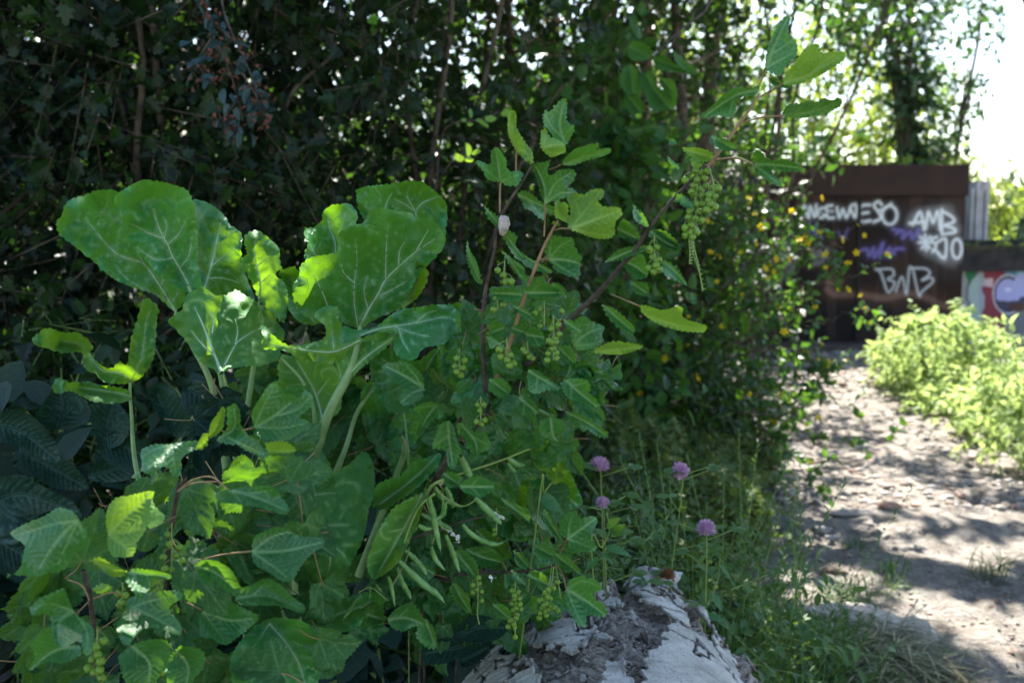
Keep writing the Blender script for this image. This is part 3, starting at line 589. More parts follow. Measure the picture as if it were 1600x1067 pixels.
at = {'white': np.clip(spray(Q, white) + .9 * spray(Q, thin) + .12 * spray(Q, faintw), 0, 1), 'purple': spray(Q, purple) * .8, 'grey': np.clip(spray(Q, grey) * .8 + spray(Q, grey2) * .5, 0, 1),
      'refl_streaks': np.clip(spray(Q, refl_streaks) * (.65 + .3 * noise(V * [3, 3, 9], 4)) + .10 * (fbm(V * [9, 1, 1.2], 3, 5) > .35), 0, 1), 'low': np.clip(low, 0, 1)}
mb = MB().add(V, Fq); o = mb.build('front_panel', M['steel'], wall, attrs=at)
mb = MB(); x0, x1 = wx(1150), wx(1505)
box(mb, x0, x1, YW + .006, YW + 1.6, 0, wz(306)); mb.build('body', M['steel'], wall, False)
M['rust2'] = plain('rust_fascia', (.020, .009, .008), (.034, .016, .012), 5, .75, .2)
mb = MB(); box(mb, x0, x1 + .01, YW - .05, YW + 1.6, wz(306) + .002, wz(258)); mb.build('top_fascia', M['rust2'], wall, False)
mb = MB(); box(mb, wx(1339), wx(1343), YW - .015, YW - .004, wz(530), wz(308)); mb.build('panel_joint', plain('joint', (.008, .006, .006), (.012, .01, .01)), wall, False)
mb = MB(); zp = wz(532); box(mb, x0, x1 - .05, YW - .42, YW - .004, 0, .16); mb.build('plinth', plain('steel_plinth', (.05, .035, .035), (.09, .07, .07), 5, .6, .1), wall, False)
mb = MB(); box(mb, wx(1183), wx(1243), YW - .03, YW - .01, wz(300) - .02, wz(270)); mb.build('rust_plate', M['rust2'], wall, False)
# ---- low wall with coloured mural to the right
YM = 11.6
def mx(px): return float(PY(px, 400, YM)[0])
def mz(py): return float(PY(800, py, YM)[2])
mur = thing('mural_wall', 'low wall painted with a red, green and violet mural under a dark mossy beam', 'wall', (mx(1560), YM, 0))
xs0, xs1 = mx(1500), mx(1720); V, Fq, Q = panel('m', xs0, xs1, 0, mz(424), YM, mur, 200, 110, None)
q = np.stack([(Q[:, 0] - 1200) * 4, (Q[:, 1] - 240) * 4], -1); wob = 14 * noise(np.stack([q[:, 0] / 50, q[:, 1] / 50, q[:, 0] * 0], -1), 3)
C = np.tile(np.array([.16, .17, .2, 1.]), (len(q), 1)); X_ = q[:, 0] + wob; Y_ = q[:, 1] + wob
def fill(mask, c): C[mask, :3] = c
fill(X_ < 1240, (.3, .3, .3)); fill((X_ > 1240) & (X_ < 1300) & (Y_ < 830 + 40 * np.sin(X_ / 20)), (.02, .16, .06)); fill((X_ > 1262) & (X_ < 1340) & (Y_ > 800 - (X_ - 1262) * .9), (.33, .42, .42)); fill((X_ > 1320) & (X_ < 1345), (.3, .35, .4))
fill((X_ > 1345) & (X_ < 1480), (.22, .04, .06)); fill((X_ > 1345) & (X_ < 1400) & (Y_ > 775) & (Y_ < 830), (.55, .4, .45)); fill((X_ > 1480) & (Y_ < 800), (.10, .25, .42)); fill((X_ > 1560) & (Y_ < 790), (.2, .5, .6)); fill((X_ > 1700), (.3, .08, .12)); fill((X_ > 1900), (.1, .2, .35))
def el(cx, cy, rx, ry): return ((q[:, 0] - cx) / rx) ** 2 + ((q[:, 1] - cy) / ry) ** 2
b1, b2 = el(1500, 880, 95, 125), el(1680, 860, 150, 130)
fill((b1 < 1) | (b2 < 1), (.6, .6, .68)); fill((b1 < .86) | (b2 < .88), (.05, .05, .09)); fill((b1 < .62) & (Y_ < 915), (.36, .36, .66)); fill((el(1600, 840, 70, 95) < 1) & (Y_ < 905), (.36, .38, .68)); fill(el(1500, 850, 20, 12) < 1, (.6, .6, .8)); fill((el(1560, 960, 55, 28) < 1), (.08, .04, .03))
t = NT('mural_paint'); col = t.attr('paint', 'Color'); M['mural'] = t.done(t.bsdf(col, .7, .3, t.bump(t.noise(20), .1, .01)))
MB().add(V, Fq).build('painted_face', M['mural'], mur, attrs={'paint': C})
mb = MB(); box(mb, xs0 + .005, xs1, YM + .005, YM + .5, 0, mz(424)); mb.build('body', M['slab'], mur, False)
M['darkbeam'] = plain('dark_timber', (.012, .012, .014), (.035, .032, .032), 8, .8, .4)
mb = MB(); box(mb, xs0 - .1, xs1, YM - .12, YM + .5, mz(424) + .002, mz(392)); mb.build('beam', M['darkbeam'], mur, False)
V, Fq, ti, W, FW = twig_cloud([(mx(k), YM + .15, mz(388), .28, .22, .05) for k in range(1510, 1720, 30)], 260, 6, .035, 9, T_OVAL, .07)
mb = MB(); mb.add(V, Fq, 0, ti); box(mb, xs0 - .1, xs1, YM - .1, YM + .48, mz(392) + .002, mz(384), 1); mb.build('moss_coping', [M['cover'], plain('moss', (.02, .025, .015), (.07, .06, .04), 15, .95, .9)], mur, False)
mb = MB(); box(mb, xs0 + .3, xs1, YM + .55, YM + .75, mz(392), mz(374)); mb.build('back_rail', M['darkbeam'], mur, False)
# ribbed concrete post above
po = thing('concrete_post', 'pale ribbed concrete post rising behind the low wall', 'post', (mx(1522) + .02, YM + .9, 0)); mb = MB()
for k in range(4):
    cxx = mx(1511 + k * 7) * (YM + 1) / YM; box(mb, cxx - .022, cxx + .022, YM + .9 - .02 * (k % 2), YM + 1.2, 0, mz(288) + .1 * (k % 2))
mb.build('rib', plain('post_concrete', (.34, .32, .33), (.48, .46, .47), 6, .9, .2), po, False)
# ================================================================ HEDGE, TREES, SHRUBS
HG = 'hedge shrubs behind the kale'
def hb(x, y, top, rx=.7, ry=.5):
    return [(x, y, top * .28, rx, ry, top * .3), (x + .1, y + .1, top * .62, rx * 1.05, ry, top * .3), (x - .05, y + .15, top * .9, rx * .9, ry, top * .22)]
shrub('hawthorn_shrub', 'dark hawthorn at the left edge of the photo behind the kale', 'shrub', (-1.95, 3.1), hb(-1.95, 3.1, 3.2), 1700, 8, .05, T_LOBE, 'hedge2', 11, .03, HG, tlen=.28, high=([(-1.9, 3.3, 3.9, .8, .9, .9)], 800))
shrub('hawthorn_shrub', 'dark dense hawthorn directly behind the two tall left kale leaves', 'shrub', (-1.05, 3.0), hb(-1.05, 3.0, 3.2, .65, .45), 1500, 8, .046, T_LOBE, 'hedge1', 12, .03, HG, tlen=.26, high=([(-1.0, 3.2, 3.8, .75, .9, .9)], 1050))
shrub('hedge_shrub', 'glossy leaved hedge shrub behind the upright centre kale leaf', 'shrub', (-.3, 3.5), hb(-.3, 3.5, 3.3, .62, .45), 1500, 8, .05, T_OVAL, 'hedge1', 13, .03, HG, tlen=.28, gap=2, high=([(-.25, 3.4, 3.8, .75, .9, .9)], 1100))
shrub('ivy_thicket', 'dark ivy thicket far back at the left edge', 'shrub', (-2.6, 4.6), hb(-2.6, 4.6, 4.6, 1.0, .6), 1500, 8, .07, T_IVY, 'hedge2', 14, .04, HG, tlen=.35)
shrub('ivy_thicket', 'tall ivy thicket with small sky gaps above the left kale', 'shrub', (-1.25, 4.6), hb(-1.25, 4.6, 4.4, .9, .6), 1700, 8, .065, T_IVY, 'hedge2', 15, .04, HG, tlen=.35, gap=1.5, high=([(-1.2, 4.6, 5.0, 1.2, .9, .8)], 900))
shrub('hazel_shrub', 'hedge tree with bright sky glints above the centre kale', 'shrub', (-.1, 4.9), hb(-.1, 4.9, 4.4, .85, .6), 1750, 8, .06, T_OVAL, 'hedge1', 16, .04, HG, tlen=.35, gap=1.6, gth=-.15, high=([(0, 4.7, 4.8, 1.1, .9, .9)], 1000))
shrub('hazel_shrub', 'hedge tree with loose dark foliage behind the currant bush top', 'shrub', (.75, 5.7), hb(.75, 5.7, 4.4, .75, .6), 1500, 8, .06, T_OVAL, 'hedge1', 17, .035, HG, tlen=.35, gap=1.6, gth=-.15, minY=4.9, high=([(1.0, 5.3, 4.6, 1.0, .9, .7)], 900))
shrub('elder_shrub', 'shrub with larger mid green leaves between the thin brown trunks', 'shrub', (.35, 4.3), [(.35, 4.3, .6, .45, .35, .6), (.4, 4.4, 1.6, .4, .3, .5)], 420, 7, .075, T_OVAL, 'hedge3', 18, .02, HG, tlen=.3, gap=2, minY=3.8, high=([(.5, 3.8, 3.7, .8, .9, .8)], 1100))
for k, (x, y, tp, rx, n) in enumerate([(-3.6, 7.2, 5.5, 1.5, 2200), (-1.7, 7.4, 5.4, 1.3, 1500), (.5, 7.8, 5.4, 1.1, 1700), (1.75, 9.4, 5.2, .9, 800)]):
    shrub('hedgerow_tree', ['back row tree at the far left of the hedge', 'back row tree behind the tall ivy thicket', 'back row tree seen between the thin trunks', 'back row tree left of the steel wall'][k], 'tree', (x, y), hb(x, y, tp, rx, .9), n, 8, .10, T_DIA, 'hedge1', 21 + k, .06, 'back row of the hedge', tlen=.5, gap=1.2, gth=-.12)
V, Fc, ti, W, FW = twig_cloud([(x, 13 + .7 * math.sin(x), 1.2, 1.6, 1, 1.6) for x in np.arange(-13, 4.2, 1.5)] + [(x, 13.4, 2.7, 1.6, 1, 1.1) for x in np.arange(-13, 3.0, 1.9)], 5200, 7, .17, 31, T_DIA, .6)
tag(MB().add(V, Fc, 0, ti).build('distant_thicket', M['fardark'], None, smooth=False), 'dense thicket closing the view far behind the hedge', 'thicket', kind='stuff')
# thin trunks standing in the hedge gap
def pole(name, label, pts, Y, mat='trunk', crown=None, n=300, seed=0, cm='hedge1', T=T_OVAL, size=.06, branches=5, **k):
    """pts: (px, py, radius px) seen at world depth Y, from the top downwards"""
    p = np.array([PY(a, b, Y) for a, b, c in pts]); base = p[-1].copy(); base[2] = -.05; p = np.vstack([p, base]); rr = np.array([c * Y / F for a, b, c in pts] + [pts[-1][2] * Y / F * 1.15])
    top = p[0] + (p[0] - p[1]) / max(np.linalg.norm(p[0] - p[1]), 1e-6) * 1.6; p = np.vstack([top, p]); rr = np.concatenate([[rr[0] * .6], rr])
    q = curve(np.column_stack([p, rr]), 8); r = rs(seed + 3); q[:, :2] += .012 * r.normal(size=(len(q), 2)).cumsum(0) * .3
    o = thing(name, label, 'tree', (base[0], base[1], 0), 'slender trunks in the hedge'); mb = MB().add(*tube(q[:, :3], q[:, 3] * (1 + .08 * r.normal(size=len(q))), 9))
    for j in range(branches):
        s = q[r.randint(3, len(q) // 2 + 3)]; e = s[:3] + np.array([r.uniform(-.7, .7), r.uniform(-.4, .4), r.uniform(.1, .7)]); c = curve(np.array([s[:3], (s[:3] + e) / 2 + [0, 0, -.06], e]), 5); mb.add(*tube(c, np.linspace(s[3] * .4, .003, len(c)), 5))
    mb.build('trunk', M[mat], o)
    b = crown or [(top[0], top[1], top[2] + .3, .9, .7, .8)]
    V, Fc, ti, W, FW = twig_cloud(b, n, 8, size, seed, T, .32, gap=1.3, **k); MB().add(V, Fc, 0, ti).build('crown', M[cm], o, smooth=False); MB().add(W, FW).build('twigs', M[mat], o)
    return o
pole('slender_tree', 'left stem of the pair of thin brown trunks rising behind the currant top', [(945, 0, 7), (940, 120, 8), (947, 260, 9), (950, 420, 10)], 6.0, 'trunk2', seed=41, n=260)
pole('slender_tree', 'right stem of the pair of thin brown trunks, leaning right at the top', [(966, 0, 6), (955, 90, 6.5), (956, 250, 8), (955, 420, 9)], 6.3, 'trunk2', seed=42, n=200)
pole('slender_tree', 'single thin reddish brown trunk right of the trunk pair', [(1007, 0, 5), (1010, 110, 6), (1008, 200, 6.5), (1012, 420, 7)], 5.6, 'trunk2', seed=43, n=160)
pole('slender_tree', 'thick grey trunk behind the top currant leaves', [(1124, 0, 10), (1118, 120, 11), (1110, 260, 12), (1100, 420, 13)], 6.9, 'trunk', seed=44, n=420, crown=[(1.6, 7.0, 3.9, 1.1, .9, .6), (2.3, 7.6, 3.9, .9, .9, .55), (1.4, 6.6, 3.3, .5, .5, .4)])
pole('slender_tree', 'dark trunk standing right of the middle currant leaves', [(1052, 0, 7), (1056, 150, 8), (1062, 300, 9), (1066, 480, 10)], 4.9, 'trunk', seed=45, n=150, crown=[(.9, 5.1, 3.0, .5, .5, .5)])
pole('slender_tree', 'thin dark trunk above the currant bush tip', [(793, 0, 5), (800, 60, 5.5), (808, 140, 6), (812, 300, 7)], 4.6, 'trunk', seed=46, n=200, crown=[(.0, 4.7, 2.9, .6, .5, .5)])
pole('slender_tree', 'thin pale trunk half hidden left of the trunk pair', [(868, 0, 6), (865, 90, 6.5), (868, 250, 7)], 6.6, 'trunk2', seed=47, n=160)
# overhanging tree whose foliage fills the top of the frame right of centre and shades the near path
shrub('overhanging_tree', 'tree with fine foliage overhanging the path at the top right of centre', 'tree', (1.9, 7.9), [(2.1, 7.6, 3.0, .75, .7, .55), (2.75, 7.8, 3.5, .8, .8, .5), (1.7, 7.7, 2.2, .5, .5, .5), (2.3, 7.2, 4.2, 1.3, 1.0, .5), (3.2, 7.4, 4.4, 1.0, 1.0, .45)], 820, 8, .06, T_OVAL, 'hedge1', 51, .032, None, tlen=.4, gap=1.5, nl=5)
shrub('roadside_tree', 'leafy tree outside the frame that throws dappled shade on the near path', 'tree', (4.4, 6.6), [(2.6, 6.4, 4.3, 1.3, 1.0, .55), (3.8, 6.2, 4.6, 1.2, 1.0, .6), (1.6, 5.6, 4.4, 1.0, .9, .5), (2.2, 5.0, 4.0, 1.1, .8, .4)], 1000, 8, .075, T_OVAL, 'hedge3', 52, .07, None, tlen=.45, gap=.9, nl=6, high=([(2.1, 7.2, 4.35, 1.3, 1.1, .35), (3.2, 6.9, 4.5, 1.0, .9, .35), (1.9, 6.3, 3.7, .8, .5, .2)], 1350))
# sunlit trees behind the steel wall
BG_ = 'sunlit trees behind the steel wall'
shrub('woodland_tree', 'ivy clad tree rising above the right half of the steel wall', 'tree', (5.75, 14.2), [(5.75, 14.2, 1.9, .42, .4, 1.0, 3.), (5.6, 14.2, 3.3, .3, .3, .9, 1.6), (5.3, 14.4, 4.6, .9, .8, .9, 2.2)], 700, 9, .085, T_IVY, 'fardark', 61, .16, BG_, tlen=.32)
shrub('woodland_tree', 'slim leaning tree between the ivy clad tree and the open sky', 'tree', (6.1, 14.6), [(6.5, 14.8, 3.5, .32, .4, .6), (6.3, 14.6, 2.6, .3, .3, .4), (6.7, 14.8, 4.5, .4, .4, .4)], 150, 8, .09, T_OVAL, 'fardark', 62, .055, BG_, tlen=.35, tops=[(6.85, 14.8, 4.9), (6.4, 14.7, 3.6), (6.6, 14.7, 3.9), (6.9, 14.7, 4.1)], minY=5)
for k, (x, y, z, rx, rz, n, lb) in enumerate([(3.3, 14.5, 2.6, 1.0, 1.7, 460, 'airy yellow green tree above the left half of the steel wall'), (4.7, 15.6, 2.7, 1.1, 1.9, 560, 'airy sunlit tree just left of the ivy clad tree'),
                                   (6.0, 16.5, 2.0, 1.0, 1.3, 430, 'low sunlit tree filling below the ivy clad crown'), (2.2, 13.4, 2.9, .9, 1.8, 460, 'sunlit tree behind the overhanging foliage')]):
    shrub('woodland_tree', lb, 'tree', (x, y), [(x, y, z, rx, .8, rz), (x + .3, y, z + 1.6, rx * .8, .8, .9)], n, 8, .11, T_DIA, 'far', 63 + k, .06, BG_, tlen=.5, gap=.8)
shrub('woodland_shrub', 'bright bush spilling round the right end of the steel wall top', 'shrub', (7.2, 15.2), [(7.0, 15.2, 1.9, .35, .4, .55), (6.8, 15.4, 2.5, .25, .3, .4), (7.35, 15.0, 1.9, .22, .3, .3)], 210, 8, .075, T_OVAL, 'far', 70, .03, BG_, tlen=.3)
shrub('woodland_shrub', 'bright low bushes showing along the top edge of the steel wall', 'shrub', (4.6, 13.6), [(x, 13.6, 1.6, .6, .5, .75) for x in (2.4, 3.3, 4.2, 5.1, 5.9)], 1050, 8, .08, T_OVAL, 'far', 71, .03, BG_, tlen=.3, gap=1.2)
M['farwood'] = leaf_mat('far_wood_leaf', (.06, .11, .06), (.12, .17, .09), (.2, .3, .1), .25, .8, .1, 0, None, 1, .1)
V, Fc, ti, W, FW = twig_cloud([(x, 62 + 4 * math.sin(x), 1.0 + .5 * math.sin(x * 1.3), 2.6, 3, 3.4) for x in np.arange(-30, 60, 3.2)] + [(x, 72, 2.2, 4, 3, 2.2 + .6 * math.sin(x * .7)) for x in np.arange(26, 60, 4.)], 9000, 7, .75, 33, T_DIA, 2.2)
tag(MB().add(V, Fc, 0, ti).build('far_woods', M['farwood'], None, smooth=False), 'hazy green woods on the horizon at the right edge', 'woods', kind='stuff')
# ---- yellow flowered shrub by the path
fs = thing('flowering_shrub', 'small leaved shrub with yellow flowers arching over the left side of the path', 'shrub', (1.0, 5.0, 0))
mb = MB(); limbs(mb, (1.0, 5.0, -.02), [(.9, 4.9, 1.6), (1.3, 4.8, 1.4), (.6, 4.8, 1.3), (1.4, 4.7, .9), (1.2, 4.9, 1.75), (.7, 5., 1.7), (1.4, 4.8, .5)], .018, 3)
V, Fc, ti, W, FW = twig_cloud([(.82, 4.95, .7, .42, .4, .7), (1.04, 4.8, .36, .38, .35, .34), (.65, 4.8, 1.2, .35, .3, .4), (1.05, 4.9, 1.2, .22, .25, .3)], 950, 9, .042, 82, T_OVAL, .24, minY=3.9, tw_r=.0018)
mb.add(W, FW); LV = [V]; LF = [Fc]; LT = [ti]; FL = []
r = rs(83)
for Ys, pl in [(4.4, [(1130, 560), (1200, 545), (1270, 560), (1330, 600)]), (4.3, [(1150, 640), (1220, 650), (1290, 625), (1345, 655)]), (4.5, [(1110, 520), (1180, 450), (1260, 400), (1350, 345)]), (4.6, [(1080, 430), (1150, 350), (1230, 300), (1275, 280)]),
               (4.4, [(1130, 540), (1230, 510), (1300, 500), (1350, 480)]), (4.5, [(1150, 600), (1230, 580), (1310, 560)]), (4.2, [(1160, 680), (1230, 690), (1300, 680), (1380, 690)]), (4.6, [(1100, 480), (1180, 400), (1250, 350), (1320, 320)]),
               (4.5, [(1120, 500), (1200, 470), (1280, 440), (1340, 430)]), (4.4, [(1150, 620), (1210, 610), (1270, 600), (1320, 640)]), (4.6, [(1130, 450), (1170, 330), (1200, 250), (1230, 200)]), (4.5, [(1190, 560), (1240, 480), (1290, 420), (1300, 380)]), (4.6, [(1120, 400), (1160, 300), (1170, 220)]),
               (4.5, [(1170, 520), (1240, 560), (1290, 600)]), (4.3, [(1180, 660), (1240, 720), (1270, 760)])]:
    c = curve(np.array([PY(x, y, Ys) for x, y in pl]), 8); c += r.normal(size=c.shape) * .008; mb.add(*tube(c, np.linspace(.005, .0015, len(c)), 5))
    for sub in range(7):
        s = c[r.randint(4, len(c))]; e = s + np.array([r.uniform(-.05, .14), r.uniform(-.08, .08), r.uniform(-.1, .12)]); mb.add(*tube(np.linspace(s, e, 4), [.002, .0015, .0012, .0008], 4))
        m = 9; u = np.linspace(.1, 1, m)[:, None]; pos = s + (e - s) * u; dn = nrm(e - s)
        lt = nrm(np.cross(np.tile(dn, (m, 1)), r.normal(size=(m, 3))) + dn * .5); ln = nrm(r.normal(size=(m, 3)) * .6 + [0, -.3, .6]); a, b = scatter(T_OVAL, pos, frames(lt, ln), .04 * r.uniform(.6, 1.3, m)); LF.append(b + sum(len(v) for v in LV)); LV.append(a); LT.append(np.repeat(r.normal(0, .4, m), len(T_OVAL[0])))
        if r.rand() < .42: FL.append(e)
mb.build('trunk', M['trunk'], fs)
MB().add(np.vstack(LV), np.vstack(LF), 0, np.concatenate(LT)).build('crown', M['flowerbush'], fs, smooth=False)
for px, py in [(975, 595), (1000, 615), (978, 636), (990, 638), (1012, 258), (1022, 275), (1030, 275), (1088, 585), (1090, 592), (1075, 540), (1060, 545), (1130, 510), (1195, 420), (1205, 415), (1210, 425), (1200, 435), (1212, 405), (1158, 395), (1190, 355), (1215, 345), (1237, 330), (1250, 375), (1265, 392), (1290, 398), (1233, 405), (1252, 456), (1290, 418), (1315, 375), (1338, 395),
               (1340, 352), (1350, 368), (1245, 567), (1350, 483), (1345, 462), (1310, 452), (1085, 470), (1075, 495), (1110, 395), (1180, 335), (1170, 310), (1105, 345), (1040, 560), (1120, 440), (1160, 460), (1095, 515), (1180, 380), (1325, 412), (1283, 310)]:
    FL.append(PY(px, py, 4.45 if px > 1050 else 4.2))
pet = tmpl([(.02, 0), (.3, .4), (.26, .8), (.01, 1)], .25, .1)
def flower_mesh(sd):
    r = rs(sd); mb = MB(); n = 5; a = np.arange(n) * 6.283 / n + r.uniform(0, 1); t_ = np.stack([np.cos(a), np.sin(a), np.full(n, .35)], -1); nn = np.stack([-np.cos(a) * .4, -np.sin(a) * .4, np.ones(n)], -1)
    v, f = scatter(pet, t_ * .0015, frames(t_, nn), np.full(n, .014)); mb.add(v, f, 0, .2); mb.add(ICO1[0] * .003 + [0, 0, .003], ICO1[1], 0, -.5); return mb.mesh('flower', M['yellow'], True)
FM = [flower_mesh(k) for k in range(4)]
for k, p in enumerate(FL[-98:]):
    o = bpy.data.objects.new('flower', FM[k % 4]); sc.collection.objects.link(o); o.parent = fs; o.location = Vector(p) - fs.location; o.rotation_euler = (r.uniform(.3, 1.6), r.uniform(-.6, .6), r.uniform(-1, 1)); o.scale = (r.uniform(.7, 1.35),) * 3
# ---- ground cover on the verge
V, Fc, ti, W, FW = twig_cloud([(.30, 3.0, .22, .32, .45, .16), (.55, 3.5, .24, .34, .5, .17), (.68, 4.1, .22, .34, .55, .17), (.2, 3.6, .35, .4, .5, .25), (.92, 4.7, .18, .33, .5, .15), (.4, 2.75, .14, .26, .3, .12)], 4200, 7, .034, 91, T_LOBE, .13, .33, leafup=1.2, minY=2.4, tw_r=.0008)
tag(MB().add(V, Fc, 0, ti).add(W, FW, 1).build('ground_cover', [M['cover'], M['drygrass']], None, smooth=False), 'low ground cover of small lobed yellow green leaves on the bank left of the path', 'ground cover', kind='stuff')
V, Fc, ti, W, FW = twig_cloud([(-.1, 2.7, .35, .5, .4, .35), (.25, 2.4, .3, .3, .25, .25), (.6, 4.4, .5, .4, .3, .35), (-.5, 2.5, .5, .6, .3, .5), (-1.2, 2.6, .5, .6, .3, .5)], 1500, 7, .045, 92, T_OVAL, .2, .33, leafup=.9, minY=2.05, tw_r=.001)
tag(MB().add(V, Fc, 0, ti).add(W, FW, 1).build('undergrowth', [M['hedge1'], M['green_stem']], None, smooth=False), 'tangled dark undergrowth at the foot of the hedge', 'undergrowth', kind='stuff')
V, Fc, ti, W, FW = twig_cloud([(.2, 2.0, .3, .3, .18, .3), (.45, 2.15, .25, .28, .2, .28), (.0, 2.05, .35, .25, .15, .35)], 620, 8, .028, 96, tmpl([(.02, 0), (.2, .25), (.24, .55), (.12, .85), (.01, 1)], .25, .15), .16, .33, leafup=.8, minY=1.75, tw_r=.0008)
tag(MB().add(V, Fc, 0, ti).add(W, FW, 1).build('clover_foliage', [M['grass'], M['green_stem']], None, smooth=False), 'small clover and herb leaves crowding the verge behind the log', 'foliage', kind='stuff')
# ---- sunlit bank of weeds right of the path
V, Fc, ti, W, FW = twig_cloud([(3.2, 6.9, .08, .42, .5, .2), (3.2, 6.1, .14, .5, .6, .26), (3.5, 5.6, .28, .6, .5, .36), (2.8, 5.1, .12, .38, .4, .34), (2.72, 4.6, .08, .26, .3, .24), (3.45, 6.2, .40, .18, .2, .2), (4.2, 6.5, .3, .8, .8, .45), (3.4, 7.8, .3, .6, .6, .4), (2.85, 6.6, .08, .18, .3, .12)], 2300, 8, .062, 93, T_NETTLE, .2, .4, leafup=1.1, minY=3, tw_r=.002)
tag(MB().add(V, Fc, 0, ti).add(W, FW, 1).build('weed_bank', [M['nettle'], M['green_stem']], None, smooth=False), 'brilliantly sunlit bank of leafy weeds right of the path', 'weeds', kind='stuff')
r = rs(94)
SP_ = [(1404, 540, 7.2), (1420, 548, 7.2), (1432, 535, 7.1), (1447, 527, 7.0), (1461, 515, 6.9), (1472, 530, 6.9), (1382, 570, 7.3), (1395, 565, 7.2), (1520, 500, 6.3), (1545, 495, 6.2), (1580, 505, 6.0), (1560, 690, 5.2)]
for k, (px, py, Y0) in enumerate(SP_):
    t_ = PY(px, py, Y0); b = t_ + np.array([r.uniform(-.05, .12), .05, 0]); b[2] = .05
    nm = ['third', 'fourth', 'fifth', 'sixth', 'seventh', 'eighth', 'first', 'second', 'ninth', 'tenth', 'eleventh']
    o = thing('weed_spire', (nm[k] + ' pale upright spire from the left above the sunlit weeds') if k < 11 else 'lone pale spire at the foot of the sunlit weed bank', 'weed', (b[0], b[1], 0), 'pale spires above the sunlit weeds')
    c = curve(np.array([b, (b + t_) / 2 + [.02, 0, 0], t_]), 8); mb = MB().add(*tube(c, np.linspace(.004, .001, len(c)), 5)); m = 70; u = r.uniform(.45, 1, m); pos = np.stack([np.interp(u, np.linspace(0, 1, len(c)), c[:, j]) for j in range(3)], -1)
    lt = nrm(r.normal(size=(m, 3)) * [1, 1, .3] + [0, 0, .5]); ln = nrm(r.normal(size=(m, 3)) + [0, 0, 1]); v, f = scatter(T_NETTLE, pos, frames(lt, ln), .034 * (1.25 - u) * r.uniform(.7, 1.5, m) + .008); mb.add(v, f, 1, .3); mb.build('spire', [M['green_stem'], M['nettle']], o)
# ---- grasses and small plants
def blades(name, label, cat, pts, n, h, wd, seed, mat='grass', lean=.5, kind=None, spread=.05, flat=0):
    r = rs(seed); mb = MB()
    for k in range(n):
        q = pts[r.randint(len(pts))]; x, y = q[0] + r.normal() * spread, q[1] + r.normal() * spread; z = float(gz(x, y)); a = r.uniform(0, 6.283); L = h * r.uniform(.5, 1.2); le = lean * r.uniform(.3, 1.3)
        u = np.linspace(0, 1, 7); rad = L * le * u ** 1.6; zz = z + L * u * (1 - .45 * le * u) * (1 - flat) + .01; p = np.stack([x + rad * math.cos(a), y + rad * math.sin(a), zz], -1)
        if flat: p[:, :2] += np.stack([np.cos(a) * u, np.sin(a) * u], -1) * L * .7; p[:, 2] = z + .01 + r.uniform(0, .05) + .06 * L * np.sin(u * 3.1)
        s = np.array([-math.sin(a), math.cos(a), 0]) * wd * r.uniform(.6, 1.3); wv = (np.sin((u * .85 + .15) * math.pi) ** .7 + .05)[:, None]
        W = np.concatenate([p - s * wv, p + [0, 0, -wd * .5], p + s * wv]); m = 7; ii = np.arange(m - 1)[:, None] + np.array([0, m])[None]; mb.add(W, np.stack([ii, ii + 1, ii + m + 1, ii + m], -1).reshape(-1, 4), 0, r.normal(0, .4))
    o = mb.build(name, M[mat]); return tag(o, label, cat, None, kind)
verge = [(.62 + .245 * (y - 2.2) - q, y) for y in np.arange(2.3, 4.6, .12) for q in (.0, .12, .25)]
blades('verge_grass', 'tangle of grass blades along the left edge of the path', 'grass', verge, 380, .13, .0022, 101, kind='stuff', spread=.07)
near = [(x, y) for x in np.arange(.45, 1.0, .1) for y in np.arange(2.35, 2.8, .1)]
blades('tall_grass', 'tall thin grass growing round the clover behind the log', 'grass', [(x, y) for x in np.arange(.05, .7, .1) for y in np.arange(1.85, 2.4, .12)], 380, .36, .002, 105, kind='stuff', lean=.45)
blades('near_grass', 'low grass beside the log at the bottom of the photo', 'grass', near, 260, .11, .002, 102, kind='stuff')
g1 = [G(px, py)[:2] for px, py in [(1260, 1010), (1300, 1020), (1340, 1030), (1380, 1035), (1250, 1050), (1320, 1060), (1400, 1050), (1220, 1040)]]
blades('cut_grass', 'heap of dry cut grass lying on the path corner below the kerb', 'dry grass', g1, 1100, .2, .002, 103, 'drygrass', flat=1, kind='stuff', spread=.09)
blades('cut_grass_green', 'half dry green stalks mixed through the cut grass heap', 'dry grass', g1, 420, .18, .002, 104, 'grass', flat=1, kind='stuff', spread=.09)
for k, (px, py, n, h, lb) in enumerate([(1545, 912, 60, .10, 'lone dark grass tuft on the right of the path'), (1390, 905, 45, .08, 'small green tuft in the middle of the lower path'), (1335, 870, 30, .07, 'sunlit tiny weed on the bare path'), (1340, 945, 45, .1, 'green tuft just above the kerb stone'), (1310, 960, 30, .10, 'thin tuft left above the kerb stone'), (1395, 930, 30, .05, 'flat weed right of the middle tuft')]):
    g = G(px, py); blades('grass_tuft', lb, 'grass tuft', [g[:2]], n, h, .0022, 110 + k, lean=1.1, spread=.035)['group'] = 'grass tufts on the path'
